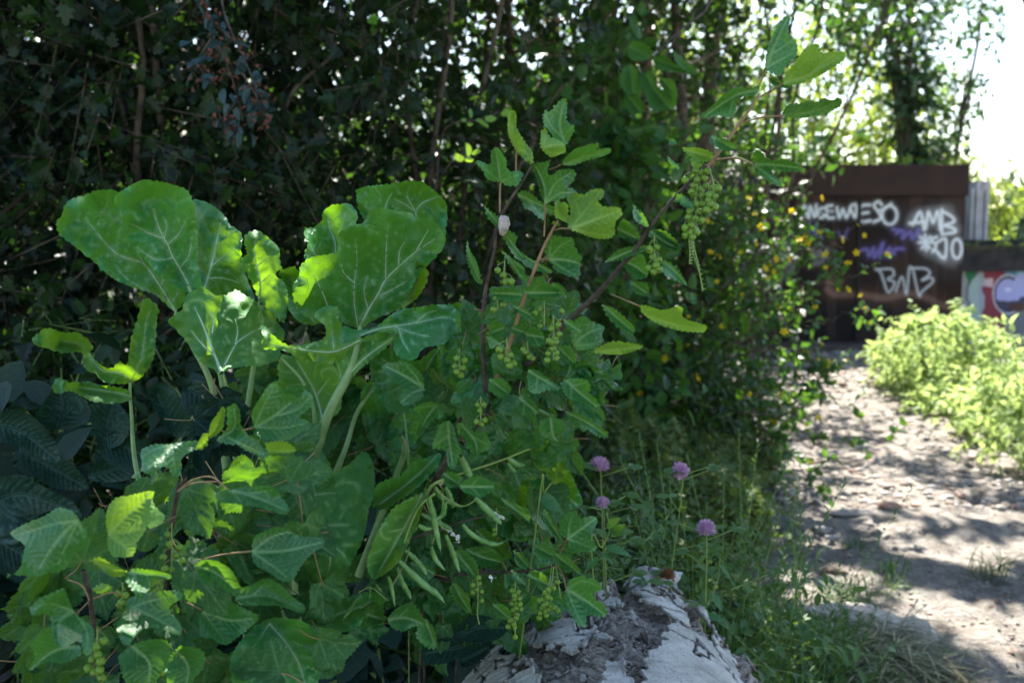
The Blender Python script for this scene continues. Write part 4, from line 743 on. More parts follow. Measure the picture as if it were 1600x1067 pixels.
# feathery toadflax plants with linear leaves
def feather(label, base, n, h, seed, sp=.08):
    r = rs(seed); o = thing('toadflax_plant', label, 'plant', (base[0], base[1], float(gz(base[0], base[1]))), 'feathery plants by the log'); mb = MB(); LV = []; LF = []; nv = 0
    for k in range(n):
        b = np.array([base[0] + r.normal() * sp, base[1] + r.normal() * sp, float(gz(*base[:2]))]); e = b + np.array([r.normal() * h * .35, r.normal() * h * .3, h * r.uniform(.7, 1.15)]); c = curve(np.array([b, (b + e) / 2 + [r.normal() * .02, 0, 0], e]), 9)
        mb.add(*tube(c, np.linspace(.0016, .0007, len(c)), 4)); m = 46; u = np.linspace(.15, 1, m); pos = np.stack([np.interp(u, np.linspace(0, 1, len(c)), c[:, j]) for j in range(3)], -1); a = u * 60 + r.uniform(0, 6)
        lt = nrm(np.stack([np.cos(a), np.sin(a), np.full(m, .55) + .5 * u], -1) + r.normal(size=(m, 3)) * .15); v, f = scatter(T_LANCE, pos, frames(lt, nrm(r.normal(size=(m, 3)) * .3 + [0, 0, 1])), .034 * (1.2 - .7 * u)); v = v; LV.append(v); LF.append(f + nv); nv += len(v)
    mb.build('stems', M['green_stem'], o); MB().add(np.vstack(LV), np.vstack(LF), 0, .2).build('leaves', M['grass'], o)
feather('feathery narrow leaved plant just above the peak of the log', (.38, 2.1), 30, .60, 121)
feather('taller feathery plant with thin stems between the clover heads', (.52, 2.3), 26, .62, 122)
feather('bushy feathery plant right of the log', (.66, 2.4), 34, .34, 123, .1)
feather('low feathery plant beside the cut grass', (.80, 2.6), 24, .22, 124, .09)
# ================================================================ LOG
from mathutils import Matrix
lg = thing('fallen_log', 'decaying birch log with peeling white bark lying in the foreground', 'log', (.16, 1.4, 0))
nt_, ns_ = 520, 330
th = np.linspace(R_(-12), R_(192), nt_); sy = np.linspace(0, 1, ns_); TH, SY = np.meshgrid(th, sy)
def pxof(V):
    dd = V[..., 1] * CP - (V[..., 2] - CAMZ) * SP; vv = (V[..., 1] * SP + (V[..., 2] - CAMZ) * CP) / dd
    return np.stack([800 + V[..., 0] / dd * F, 533.5 - vv * F], -1)
y0_, y1_ = .95, 1.68
yend = y1_ + .055 * fbm(np.stack([TH * 5.2, TH * 0, TH * 0], -1), 4, 61) + .05 * np.exp(-((TH - R_(72)) / .25) ** 2) - .05 * np.exp(-((TH - R_(96)) / .10) ** 2)
Yl = y0_ + (yend - y0_) * SY; cxl = .10 + .10 * (Yl - y0_); R0 = .292 - .02 * SY
base = np.stack([cxl + R0 * np.cos(TH), Yl, .29 + R0 * np.sin(TH)], -1)
q = pxof(base); nz = lambda p, *a: fbm(p, *a)
P3 = base
wob = 9 * fbm(P3 * 14, 3, 71) + 9 * fbm(P3 * 45, 3, 73)
def pin(poly): return inpoly(q.reshape(-1, 2) + np.stack([wob.ravel(), (7 * fbm(P3 * 16, 3, 72) + 8 * fbm(P3 * 50, 3, 74)).ravel()], -1), poly).reshape(TH.shape).astype(float)
plates = pin([(975, 900), (1040, 890), (1090, 945), (1100, 985), (1135, 1025), (1170, 1120), (1040, 1180), (1000, 1100), (1010, 1030), (1050, 990), (1005, 962)])
plates = np.maximum(plates, pin([(790, 990), (850, 975), (905, 985), (900, 1010), (860, 1030), (800, 1015)]))
plates = np.maximum(plates, pin([(875, 1010), (930, 995), (955, 1020), (900, 1045)])); plates = np.maximum(plates, pin([(740, 1055), (800, 1030), (850, 1055), (860, 1150), (720, 1150)]))
plates = np.maximum(plates, pin([(730, 1030), (800, 975), (900, 935), (930, 960), (860, 985), (800, 1010), (760, 1050)])); plates = np.maximum(plates, pin([(945, 1045), (985, 1040), (1000, 1100), (940, 1100)])); plates = np.maximum(plates, pin([(925, 945), (960, 935), (972, 965), (945, 970)]))
crack = np.abs(fbm(P3 * [11, 4.5, 11], 4, 81)) < .028; crack2 = np.abs(fbm(P3 * [4, 10, 4] + 5, 4, 82)) < .022
plates = plates * (fbm(P3 * 17, 4, 75) < .5); pl = np.clip(plates - (crack | crack2), 0, 1)
def blur(a, k=1):
    for _ in range(k): a = (a + np.roll(a, 1, 0) + np.roll(a, -1, 0) + np.roll(a, 1, 1) + np.roll(a, -1, 1)) / 5
    return a
pls = blur(pl, 1)
rid = 1 - np.abs(fbm(P3 * [26, 14, 26], 4, 83)); crumb = fbm(P3 * 60, 4, 84)
dr = .012 * (rid - .8) + .007 * crumb - .006 + .012 * fbm(P3 * 13, 3, 86) + .006 * fbm(P3 * [50, 8, 50], 3, 80)
dr0 = dr.copy()
dr = dr + .014 * fbm(P3 * 28, 4, 94) * np.exp(-((SY - 1) / .16) ** 2) + .018 * np.exp(-((q[..., 0] - 1035) / 60) ** 2) * np.exp(-((SY - 1) / .3) ** 2) + .02 * np.exp(-((q[..., 0] - 950) / 25) ** 2 - ((SY - .97) / .06) ** 2) - .04 * np.exp(-((q[..., 0] - 972) / 15) ** 2 - ((SY - .97) / .1) ** 2) - .015 * np.exp(-((q[..., 0] - 1110) / 14) ** 2 - ((SY - .97) / .1) ** 2)
Vl = base + dr[..., None] * np.stack([np.cos(TH), 0 * TH, np.sin(TH)], -1) + np.stack([.004 * fbm(P3 * 50, 2, 87), .006 * fbm(P3 * 50, 2, 88), 0 * TH], -1)
i = np.arange(ns_ - 1)[:, None] * nt_ + np.arange(nt_ - 1)[None]; Fq = np.stack([i, i + 1, i + nt_ + 1, i + nt_], -1).reshape(-1, 4)
cav = np.clip((dr - blur(dr, 12)) / .006, -1, 1)
# crumbling far end face, stepping in and down behind the rim
rim = Vl[-1]; cen = np.array([.175, y1_ - .05, .29]); K = 14; E = []
for k in range(1, K):
    u = k / K; e = rim * (1 - u) + cen * u; e = e + np.stack([.01 * fbm(e * 40, 3, 90), -.05 * np.sqrt(u) + .03 * fbm(e * [9, 9, 30], 3, 91), .015 * fbm(e * 40, 3, 92)], -1); E.append(e)
E = np.array([rim] + E); nE = len(E); ie = np.arange(nE - 1)[:, None] * nt_ + np.arange(nt_ - 1)[None]; FE = np.stack([ie, ie + 1, ie + nt_ + 1, ie + nt_], -1).reshape(-1, 4)
t = NT('log_surface'); bk = t.attr('bark'); cv = t.attr('cavity'); co = t.co()
mp = t.n('Mapping'); mp.inputs['Scale'].default_value = (5, 1, 5); t.l(co, mp.inputs[0]); mp2 = t.n('Mapping'); mp2.inputs['Scale'].default_value = (1, 3.2, 1); t.l(co, mp2.inputs[0])
wn_ = t.noise(60, 6, .7, mp2.outputs[0]); wood = t.ramp(wn_, [(.28, (.05, .036, .028)), (.43, (.22, .18, .15)), (.57, (.40, .36, .32)), (.74, (.55, .51, .47))])
wood = t.mix(t.ramp(t.noise(9, 4), [(.35, 0.0), (.6, .7)]), wood, (.10, .07, .05), 'MULTIPLY') if 0 else t.mix(t.ramp(t.noise(9, 4), [(.4, 0.0), (.62, .4)]), wood, (.08, .058, .045))
white_ = t.ramp(t.noise(16, 6, .65), [(.3, (.24, .22, .20)), (.45, (.44, .42, .40)), (.7, (.64, .62, .59))])
len_ = t.ramp(t.noise(70, 3, .6, mp.outputs[0]), [(.62, 0.0), (.70, 1.0)]); white_ = t.mix(t.math('MULTIPLY', len_, .75), white_, (.10, .08, .07))
white_ = t.mix(t.ramp(t.noise(140, 4, .7), [(.56, 0.0), (.68, .8)]), white_, (.22, .19, .17)); white_ = t.mix(t.ramp(t.noise(5, 3), [(.5, 0.0), (.7, .5)]), white_, (.42, .46, .38))
col = t.mix(bk, wood, white_); h = t.math('ADD', t.noise(120, 5, .7), t.math('MULTIPLY', t.noise(50, 5, .7, mp2.outputs[0]), 1.5))
M['log'] = t.done(t.bsdf(col, .9, .2, t.bump(h, .8, .006)))
MB().add(Vl.reshape(-1, 3), Fq).add(E.reshape(-1, 3), FE).build('trunk', M['log'], lg, attrs={'bark': np.zeros(nt_ * ns_ + E.shape[0] * nt_), 'cavity': np.concatenate([cav.ravel(), np.zeros(E.shape[0] * nt_)])})
Rb = blur(dr - dr0, 1) + .011 + .0015 * fbm(P3 * [25, 60, 25], 4, 85) + .004 * fbm(P3 * 7, 2, 89); edge = blur(pl, 10); Rb = Rb + .006 * np.clip(.9 - edge, 0, 1) * (1 + fbm(P3 * 20, 2, 93))
Vb = base + Rb[..., None] * np.stack([np.cos(TH), 0 * TH, np.sin(TH)], -1); fk = pl.ravel()[Fq].min(1) > .5; fq = Fq[fk]; us, inv = np.unique(fq, return_inverse=True)
ob = MB().add(Vb.reshape(-1, 3)[us], inv.reshape(fq.shape)).build('bark_sheet', M['log'], lg, attrs={'bark': np.clip(blur(pl, 5) * 1.5 - .2 + .3 * fbm(P3 * 40, 3, 95), 0, 1).ravel()[us]}); md = ob.modifiers.new('thick', 'SOLIDIFY'); md.thickness = .005; md.offset = -1
# loose bark flakes and splinters
r = rs(131); mb = MB(); A = []
for k in range(3600):
    a, b = r.randint(15, ns_ - 1), r.randint(20, nt_ - 20)
    if r.rand() > (.9 if pls[a, b] < .5 else .05): continue
    p = Vl[a, b]; nn = nrm(np.array([math.cos(th[b]), 0, math.sin(th[b])]) + r.normal(size=3) * .45); tt = nrm(np.cross(nn, r.normal(size=3))); s = .0035 * (1 + r.exponential(1.0)); asp = r.uniform(.15, .7)
    x = np.cross(tt, nn); n_ = 5; u = np.linspace(-1, 1, n_)[:, None]; cvv = r.uniform(-.4, .8) * s
    L = p + nn * .003 + tt * u * s + nn * cvv * u ** 2; wd = x * s * asp * (1 - .5 * u ** 2) * r.uniform(.7, 1.2, (n_, 1)); W = np.vstack([L - wd, L + wd, L - wd - nn * .0012, L + wd - nn * .0012]); ii = np.arange(n_ - 1)
    f = np.concatenate([np.stack([ii, ii + 1, ii + n_ + 1, ii + n_], -1), np.stack([ii + 2 * n_, ii + 3 * n_, ii + 3 * n_ + 1, ii + 2 * n_ + 1], -1), np.stack([ii, ii + 2 * n_, ii + 2 * n_ + 1, ii + 1], -1), np.stack([ii + n_, ii + n_ + 1, ii + 3 * n_ + 1, ii + 3 * n_], -1)]); mb.add(W, f); A.append(np.full(len(W), .55 if r.rand() < .35 else 0.))
tag(mb.build('bark_flakes', M['log'], lg, attrs={'bark': np.concatenate(A)}), kind='stuff')
# ================================================================ KALE
def kale(label, base):
    return thing('kale_plant', label, 'kale', (*base, 0), 'kale plants')
def L_(p, o, z, d, v, **k): return leaf(p, o, z, d, v, mat=k.pop('mat', 'kale'), rib='rib', ribr=k.pop('ribr', 1.9), cup=k.pop('cup', .03), ruf=k.pop('ruf', .02), teeth=k.pop('teeth', 2.2), tper=k.pop('tper', 11), vw=4, wave=k.pop('wave', 28), puck=.035, vmin=.8, pleat=k.pop('pleat', .5), psp=k.pop('psp', 20), **k)
kl = kale('left kale with two tall broad leaves spread like a fan', (-.5, 1.5))
L_(kl, [(735, 668), (695, 630), (640, 585), (560, 560), (480, 525), (420, 480), (385, 445), (340, 410), (290, 370), (250, 340), (235, 300), (240, 275), (258, 262), (262, 240), (275, 210), (300, 190), (350, 175), (400, 155), (450, 152), (490, 158), (530, 200), (590, 300), (640, 400), (700, 480), (770, 560), (765, 610)], Z1, 1.46,
   [[(735, 665), (715, 625), (670, 555), (605, 465), (560, 445), (500, 425), (450, 385), (400, 325), (355, 268)], [(715, 625), (660, 590), (600, 565), (540, 530), (485, 480)], [(605, 465), (575, 410), (545, 330)], [(742, 580), (716, 622)], [(670, 555), (690, 500), (680, 450)]], g=(.01, .03), ribr=2.0)
L_(kl, [(800, 582), (750, 565), (700, 535), (650, 490), (600, 440), (550, 390), (535, 360), (545, 340), (560, 330), (530, 300), (500, 260), (478, 215), (476, 185), (500, 160), (540, 135), (580, 115), (610, 110), (680, 120), (720, 130), (775, 150), (800, 190), (815, 260), (822, 310), (825, 400), (825, 470), (838, 530), (835, 570)], Z1, 1.40,
   [[(788, 548), (750, 480), (720, 430), (700, 380), (685, 355), (660, 300), (640, 230)], [(685, 355), (695, 300), (680, 255)], [(685, 355), (640, 340), (580, 310), (540, 290)], [(720, 435), (660, 445), (610, 420), (570, 390)], [(700, 380), (750, 330), (780, 260)], [(750, 480), (790, 420), (800, 350)]], g=(-.01, .03), cup=.035)
L_(kl, [(830, 560), (820, 480), (815, 400), (808, 300), (800, 198), (850, 200), (900, 225), (940, 265), (960, 300), (995, 320), (1010, 350), (1005, 400), (1010, 460), (1030, 520), (1062, 605), (1030, 590), (985, 575), (920, 592), (860, 575)], Z1, 1.43, [[(850, 565), (880, 470), (900, 380), (920, 290)], [(880, 470), (930, 430), (980, 390)], [(865, 520), (930, 520), (1000, 540)]], g=(.03, .02), cup=-.02)
L_(kl, [(1018, 345), (1040, 328), (1075, 322), (1110, 345), (1140, 370), (1165, 400), (1165, 440), (1172, 480), (1150, 495), (1155, 515), (1180, 530), (1195, 570), (1200, 620), (1190, 690), (1170, 700), (1130, 660), (1080, 610), (1060, 560), (1030, 500), (1010, 470), (1000, 440), (1030, 420), (1020, 380)], Z1, 1.42, [[(1080, 610), (1085, 540), (1070, 470), (1060, 400), (1070, 345)], [(1085, 540), (1130, 500)], [(1070, 470), (1120, 430)]], ruf=.02, wave=20, mat='kale_back')
L_(kl, [(760, 650), (770, 600), (800, 575), (850, 553), (870, 575), (900, 590), (940, 590), (985, 568), (1020, 590), (1060, 610), (1100, 640), (1140, 670), (1160, 710), (1185, 740), (1180, 780), (1150, 800), (1170, 830), (1150, 860), (1100, 880), (1000, 890), (940, 905), (925, 920), (890, 900), (840, 870), (790, 800), (740, 740), (700, 700), (730, 670)], Z1, 1.34,
   [[(925, 915), (880, 800), (840, 700), (810, 640)], [(935, 885), (980, 800), (1010, 770), (1060, 740), (1110, 720)], [(885, 750), (890, 690), (870, 660)], [(980, 800), (990, 740), (980, 690)], [(900, 850), (840, 790), (790, 730)]], mat='kale_back', ribr=3.2, cup=-.03, g=(0, -.02))
L_(kl, [(130, 775), (170, 740), (205, 728), (260, 745), (330, 750), (388, 800), (375, 830), (420, 880), (465, 895), (500, 865), (530, 880), (545, 780), (575, 680), (600, 605), (640, 620), (663, 650), (655, 680), (650, 760), (640, 850), (600, 920), (560, 950), (500, 960), (430, 950), (400, 920), (350, 890), (340, 830), (260, 830), (190, 810), (150, 800)], Z1, 1.50, [[(545, 950), (500, 915), (420, 900), (340, 800), (250, 780)], [(545, 950), (590, 850), (610, 700), (630, 640)]], mat='kale_back', ruf=.016, ribr=1.2)
L_(kl, [(215, 975), (240, 935), (300, 955), (370, 950), (420, 965), (520, 980), (545, 1025), (470, 1040), (380, 1030), (300, 990), (240, 1000)], Z1, 1.48, [[(545, 1010), (450, 990), (330, 975)]], mat='kale_back', ribr=1)
stem(kl, [(344, 583, 1.34, 5), (352, 620, 1.36, 6.5), (365, 680, 1.4, 8), (380, 800, 1.46, 9), (390, 1000, 1.5, 12), (395, 1500, 1.55, 14)], 'petiole', 'petiole'); stem(kl, [(274, 490, 1.44, 3.5), (300, 540, 1.42, 4.5), (331, 603, 1.42, 6), (350, 700, 1.45, 8), (375, 900, 1.5, 10)], 'petiole', 'petiole')
stem(kl, [(295, 447, 1.39, 3.5), (312, 490, 1.38, 4.5), (335, 550, 1.38, 6), (362, 640, 1.42, 7)], 'petiole', 'petiole'); stem(kl, [(203, 597, 1.5, 2.5), (205, 640, 1.5, 3), (220, 760, 1.5, 5), (300, 950, 1.5, 7)], 'petiole', 'petiole'); stem(kl, [(405, 470, 1.42, 2.5), (400, 540, 1.45, 4), (385, 650, 1.45, 6)], 'petiole', 'petiole')
kc = kale('centre kale with a broad upright crinkled leaf and thick pale stem', (-.3, 1.45))
L_(kc, [(528, 200), (527, 165), (600, 150), (690, 140), (760, 128), (820, 130), (865, 155), (910, 195), (942, 235), (945, 290), (938, 350), (930, 390), (850, 420), (700, 380), (580, 320), (535, 260)], Z2, 1.50, [[(800, 290), (800, 270), (830, 230), (905, 200)], [(655, 260), (668, 220), (690, 180)], [(800, 270), (740, 230), (700, 210)], [(800, 270), (760, 200), (770, 150)]], g=(0, .02))
L_(kc, [(535, 810), (480, 792), (430, 772), (380, 742), (320, 757), (270, 747), (240, 700), (230, 640), (235, 600), (260, 570), (262, 530), (290, 495), (340, 475), (400, 467), (435, 455), (440, 420), (437, 385), (460, 355), (520, 330), (555, 320), (590, 265), (640, 252), (700, 265), (770, 275), (800, 295), (850, 310), (890, 320), (920, 360), (938, 390), (930, 430), (900, 470), (860, 510), (830, 545), (795, 590), (765, 650), (735, 700), (690, 735), (640, 755), (590, 780), (550, 812)], Z2, 1.40,
   [[(540, 805), (580, 725), (620, 660), (660, 585), (720, 525), (800, 455), (890, 395)], [(660, 585), (660, 500), (665, 400), (672, 320)], [(532, 800), (515, 700), (515, 600), (527, 500), (520, 400)], [(390, 705), (365, 640), (325, 560)], [(635, 660), (700, 625), (760, 590)], [(720, 525), (725, 450), (760, 390)], [(580, 725), (560, 640), (575, 560)], [(515, 600), (470, 560), (450, 510)], [(800, 455), (830, 400), (860, 350)]], cup=.045, g=(0, .035), ruf=.018, ribr=2.6)
L_(kc, [(285, 345), (330, 340), (365, 310), (370, 270), (410, 240), (450, 235), (490, 232), (520, 260), (530, 290), (515, 340), (480, 380), (475, 430), (470, 480), (420, 490), (370, 480), (330, 490), (290, 490), (285, 460), (300, 420), (285, 380)], Z2, 1.44, [[(430, 470), (425, 410), (400, 340), (390, 280)], [(425, 410), (460, 340), (470, 280)], [(330, 470), (310, 420)]], ruf=.02, wave=20)
L_(kc, [(800, 490), (855, 540), (850, 590), (820, 650), (780, 690), (740, 715), (705, 722), (760, 650), (795, 560)], Z2, 1.45, [[(720, 715), (790, 640), (815, 560)]], mat='kale_back')
L_(kc, [(440, 850), (460, 800), (520, 815), (570, 815), (620, 800), (680, 750), (740, 720), (820, 710), (900, 700), (960, 705), (1000, 730), (1010, 770), (1028, 800), (1010, 840), (960, 870), (890, 890), (840, 900), (800, 950), (760, 957), (710, 930), (695, 880), (720, 840), (650, 830), (560, 840), (500, 870), (460, 872)], Z2, 1.30,
   [[(540, 845), (620, 815), (700, 800), (800, 785), (920, 760), (980, 770)], [(700, 800), (780, 830), (870, 850)], [(720, 810), (740, 870), (770, 920)], [(800, 785), (850, 740), (900, 725)]], g=(.01, -.05), cup=.02)
L_(kc, [(75, 800), (100, 800), (160, 860), (220, 890), (300, 880), (375, 855), (380, 800), (330, 760), (350, 720), (400, 705), (440, 715), (440, 760), (455, 800), (445, 850), (470, 875), (560, 850), (640, 830), (720, 840), (690, 870), (640, 860), (560, 870), (500, 900), (460, 950), (400, 975), (320, 960), (250, 940), (180, 910), (100, 905), (85, 880), (95, 850)], Z2, 1.21, [[(540, 865), (470, 900), (400, 920), (250, 905), (110, 880)], [(420, 910), (410, 820), (400, 740)]], mat='kale_back', g=(.07, .05), cup=-.012, ribr=1.4)
L_(kc, [(445, 1065), (435, 1000), (430, 955), (480, 900), (560, 855), (640, 840), (710, 845), (690, 872), (600, 950), (530, 1010), (480, 1065)], Z2, 1.31, [[(470, 1050), (560, 950), (690, 855)], [(455, 1040), (440, 980)]], mat='kale_back', cup=-.01)
L_(kc, [(240, 520), (210, 530), (165, 550), (190, 600), (200, 700), (260, 780), (340, 790), (380, 760), (320, 700), (280, 600)], Z2, 1.47, [[(330, 780), (260, 680), (210, 570)]])
L_(kc, [(180, 930), (300, 950), (420, 980), (450, 1065), (440, 1200), (300, 1250), (200, 1150), (160, 1000)], Z2, 1.44, [[(370, 1230), (330, 1100), (250, 960)], [(340, 1120), (400, 1040)]], mat='kale_back')
stem(kc, [(562, 512, 1.34, 3.5), (556, 552, 1.31, 6), (545, 585, 1.31, 8), (516, 640, 1.31, 9), (497, 695, 1.33, 9.5), (482, 745, 1.36, 10), (470, 830, 1.4, 11), (460, 1000, 1.45, 13), (455, 1500, 1.5, 16)], 'petiole', 'petiole', 10); stem(kc, [(440, 560, 1.30, 2.2), (475, 600, 1.32, 3), (492, 660, 1.34, 4), (478, 760, 1.38, 7), (470, 900, 1.43, 9)], 'petiole', 'petiole')
for o_, d, v in [([(950, 700), (1010, 690), (1080, 720), (1120, 760), (1140, 850), (1100, 900), (1060, 880), (1030, 840), (1000, 740)], 1.42, [[(1100, 880), (1050, 780), (980, 710)]]), ([(590, 930), (700, 900), (800, 960), (900, 900), (920, 1000), (880, 1150), (700, 1200), (600, 1080)], 1.42, [[(870, 1120), (850, 1000), (910, 900)], [(850, 1050), (720, 1000), (640, 950)]]),
               ([(900, 880), (1000, 860), (1080, 930), (1090, 1060), (980, 1140), (890, 1060)], 1.46, [[(960, 1120), (1000, 1000), (1020, 900)]])]: L_(kc, o_, Z2, d, v)
kw = kale('low kale in front with a large pointed glossy leaf', (-.2, 1.3))
L_(kw, [(-20, 500), (60, 450), (110, 375), (180, 370), (230, 340), (270, 305), (300, 345), (305, 440), (285, 500), (280, 540), (265, 600), (240, 650), (200, 710), (150, 745), (100, 755), (50, 735), (20, 700), (-30, 640), (-60, 560)], Z5, 1.20, [[(-10, 470), (90, 565), (150, 600), (210, 650)], [(10, 495), (60, 465), (130, 445), (200, 440)], [(90, 565), (150, 550), (230, 545)], [(150, 600), (160, 660), (150, 710)]], g=(-.01, -.05), cup=-.02, ribr=1.6, mat='kale_back')
L_(kw, [(300, 490), (305, 430), (340, 400), (390, 385), (430, 340), (470, 330), (520, 310), (520, 340), (490, 380), (440, 430), (380, 470), (340, 495)], Z5, 1.30, [[(320, 480), (390, 430), (450, 380), (510, 320)]], ribr=1)
L_(kw, [(470, 440), (460, 500), (440, 560), (410, 620), (390, 660), (350, 700), (300, 722), (280, 680), (285, 650), (310, 580), (360, 500), (410, 465)], Z5, 1.22, [[(460, 450), (400, 560), (320, 700)], [(400, 560), (350, 570)]], mat='kale_back', ribr=1, g=(.05, 0))
L_(kw, [(80, 810), (130, 795), (200, 790), (260, 770), (320, 770), (340, 800), (290, 830), (250, 880), (200, 900), (150, 895), (100, 880), (80, 840)], Z5, 1.25, [[(90, 850), (180, 840), (300, 800)]], ribr=.9)
L_(kw, [(-20, 850), (60, 860), (110, 890), (160, 920), (172, 970), (130, 1010), (120, 1060), (60, 1120), (-120, 1130), (-170, 1000), (-110, 900), (-50, 860)], Z5, 1.12, [[(-40, 870), (20, 940), (60, 1010), (80, 1080)], [(20, 940), (-20, 1000), (-30, 1080)], [(-40, 870), (-100, 960)]], ribr=1.5, ruf=.015)
L_(kw, [(760, 250), (830, 262), (900, 275), (950, 290), (960, 340), (950, 380), (980, 440), (985, 480), (930, 495), (880, 470), (840, 430), (790, 380), (755, 300)], Z5, 1.42, [[(770, 270), (840, 340), (900, 420), (970, 480)], [(840, 340), (900, 310), (940, 300)], [(860, 370), (940, 360)], [(900, 420), (870, 460)]], ribr=1.2)
L_(kw, [(0, 300), (60, 260), (150, 330), (160, 420), (100, 470), (20, 420)], Z5, 1.42, [[(60, 450), (70, 300)]]); L_(kw, [(300, 60), (450, 80), (500, 200), (400, 300), (280, 240), (260, 120)], Z5, 1.5, [[(300, 260), (380, 180), (440, 90)]])
L_(kw, [(500, 480), (620, 470), (700, 560), (640, 660), (540, 620), (490, 540)], Z5, 1.5, [[(510, 500), (600, 560), (650, 640)]]); L_(kw, [(680, 400), (800, 420), (860, 520), (800, 600), (700, 560)], Z5, 1.5, [[(700, 420), (800, 560)]])
stem(kw, [(497, 895, 1.22, 9), (470, 930, 1.25, 10), (440, 960, 1.3, 11), (420, 1100, 1.35, 12), (420, 1500, 1.4, 12)], 'petiole', 'petiole'); stem(kw, [(430, 783, 1.2, 3), (440, 800, 1.22, 5), (450, 900, 1.3, 8), (440, 1000, 1.35, 9)], 'petiole', 'petiole')
for pl in [[(640, 560, 1.45, 3), (600, 590, 1.45, 3.5), (560, 640, 1.45, 4), (540, 700, 1.45, 5), (500, 800, 1.45, 8)], [(625, 680, 1.4, 4), (632, 700, 1.42, 5), (620, 740, 1.44, 6), (560, 900, 1.45, 8)], [(615, 590, 1.45, 1.5), (620, 620, 1.45, 2), (632, 655, 1.45, 2), (640, 740, 1.45, 3)]]: stem(kw, pl, 'petiole', 'petiole')
# ---- dark broad leaved plant at the lower left
dk = thing('dark_broadleaf_plant', 'dark blue green broad leaved plant in deep shade at the left edge', 'plant', (-.85, 1.8, 0)); Z4 = (0, 580, 2.19)
for k, (o_, v) in enumerate([([(0, 140), (60, 130), (130, 170), (190, 240), (200, 310), (120, 290), (40, 250), (-30, 230)], [[(-20, 180), (80, 210), (190, 300)]]), ([(120, 150), (160, 90), (200, 45), (260, 70), (310, 130), (290, 180), (200, 200), (150, 190)], [[(200, 200), (215, 130), (205, 60)], [(205, 170), (250, 120)], [(200, 180), (160, 140)]]),
               ([(0, 360), (80, 355), (160, 400), (240, 440), (280, 500), (200, 470), (90, 520), (60, 590), (-20, 570), (-60, 420)], [[(-40, 450), (80, 420), (260, 480)], [(0, 430), (40, 540)]]), ([(310, 110), (380, 90), (440, 160), (430, 230), (370, 265), (320, 200)], [[(375, 260), (370, 180), (390, 100)], [(372, 210), (420, 170)]]),
               ([(300, 330), (380, 290), (480, 300), (470, 360), (380, 380), (310, 370)], [[(310, 360), (470, 310)]]), ([(60, 250), (150, 260), (260, 330), (300, 400), (200, 400), (100, 350)], [[(70, 270), (180, 330), (290, 395)]]), ([(340, 200), (450, 220), (520, 290), (440, 340), (350, 290)], [[(350, 220), (500, 290)]]), ([(0, 560), (120, 540), (220, 600), (200, 700), (60, 720), (-40, 640)], [[(0, 580), (180, 680)]]),
               ([(500, 60), (560, 40), (640, 120), (650, 210), (590, 220), (530, 130)], [[(600, 210), (540, 80)]]), ([(640, 20), (760, 60), (780, 160), (680, 170), (620, 100)], [[(650, 60), (760, 140)]])]):
    leaf(dk, o_, Z4, 1.62 + .05 * (k % 3), v, pleat=.6, vmin=.9, mat='deep', rib='deep', ribr=1.0, cup=.02, ruf=.01, teeth=2.2, tper=8, vw=2.4)
V, Fc, ti, W, FW = twig_cloud([(-.95, 1.95, .45, .45, .2, .4), (-.35, 1.85, .35, .35, .2, .35), (-.12, 1.62, .3, .22, .1, .25)], 300, 6, .085, 95, T_OVAL, .25, minY=1.5, tw_r=.003)
MB().add(W, FW).build('stems', M['green_stem'], dk); tag(MB().add(V, Fc, 0, ti).build('leaf_mass', M['deep'], dk), kind='stuff')
for o_, v in [([(595, 910), (640, 850), (700, 810), (800, 810), (930, 870), (900, 930), (820, 970), (700, 970), (600, 960)], [[(600, 930), (760, 880), (920, 880)], [(700, 900), (760, 840)]]), ([(400, 1000), (490, 950), (640, 960), (640, 1040), (560, 1100), (420, 1100)], [[(640, 1000), (420, 1040)]]), ([(650, 1000), (760, 985), (820, 1010), (740, 1100), (640, 1120)], [[(660, 1080), (800, 1010)]])]: leaf(dk, o_, ZE, 1.42, v, mat='deep', rib='deep', cup=.02, teeth=2, tper=8)
# ================================================================ CURRANTS
cb = thing('currant_bush', 'tall currant bush with long bare stems and green berries in mid photo', 'currant bush', (.0, 1.2, 0), 'currant bushes')
stem(cb, [(1186, 148, 1.08, 2), (1172, 170, 1.08, 2.8), (1145, 208, 1.08, 3.2), (1118, 245, 1.08, 3.4), (1104, 262, 1.08, 4)], 'branch', 'young_twig'); stem(cb, [(1104, 260, 1.08, 4.2), (1085, 278, 1.08, 3.5), (1062, 300, 1.08, 3.2), (1040, 325, 1.08, 3.6), (1018, 352, 1.09, 3.4), (990, 395, 1.1, 3.8), (968, 418, 1.11, 4.5), (935, 457, 1.13, 5), (900, 490, 1.15, 5.5), (860, 530, 1.17, 5), (830, 565, 1.19, 5.5), (790, 580, 1.21, 6), (760, 640, 1.25, 6), (730, 720, 1.36, 4), (715, 850, 1.5, 3), (710, 1600, 1.6, 3)], 'branch', 'bark_twig', 8, .12)
stem(cb, [(832, 258, 1.1, 2.2), (812, 290, 1.1, 2.8), (794, 318, 1.1, 3.2), (783, 340, 1.11, 3.2), (775, 362, 1.12, 3.4), (772, 393, 1.13, 3.2), (761, 440, 1.14, 3.8), (756, 480, 1.15, 4.5), (755, 530, 1.16, 4.5), (757, 590, 1.18, 5), (765, 650, 1.2, 5)], 'branch', 'bark_twig', 7, .1)
stem(cb, [(872, 345, 1.1, 2.2), (862, 362, 1.1, 2.8), (847, 392, 1.1, 3.2), (828, 440, 1.11, 3.5), (816, 475, 1.12, 3.6), (800, 525, 1.14, 4), (788, 560, 1.16, 5), (776, 590, 1.18, 6.5)], 'branch', 'young_twig', 7, .08)
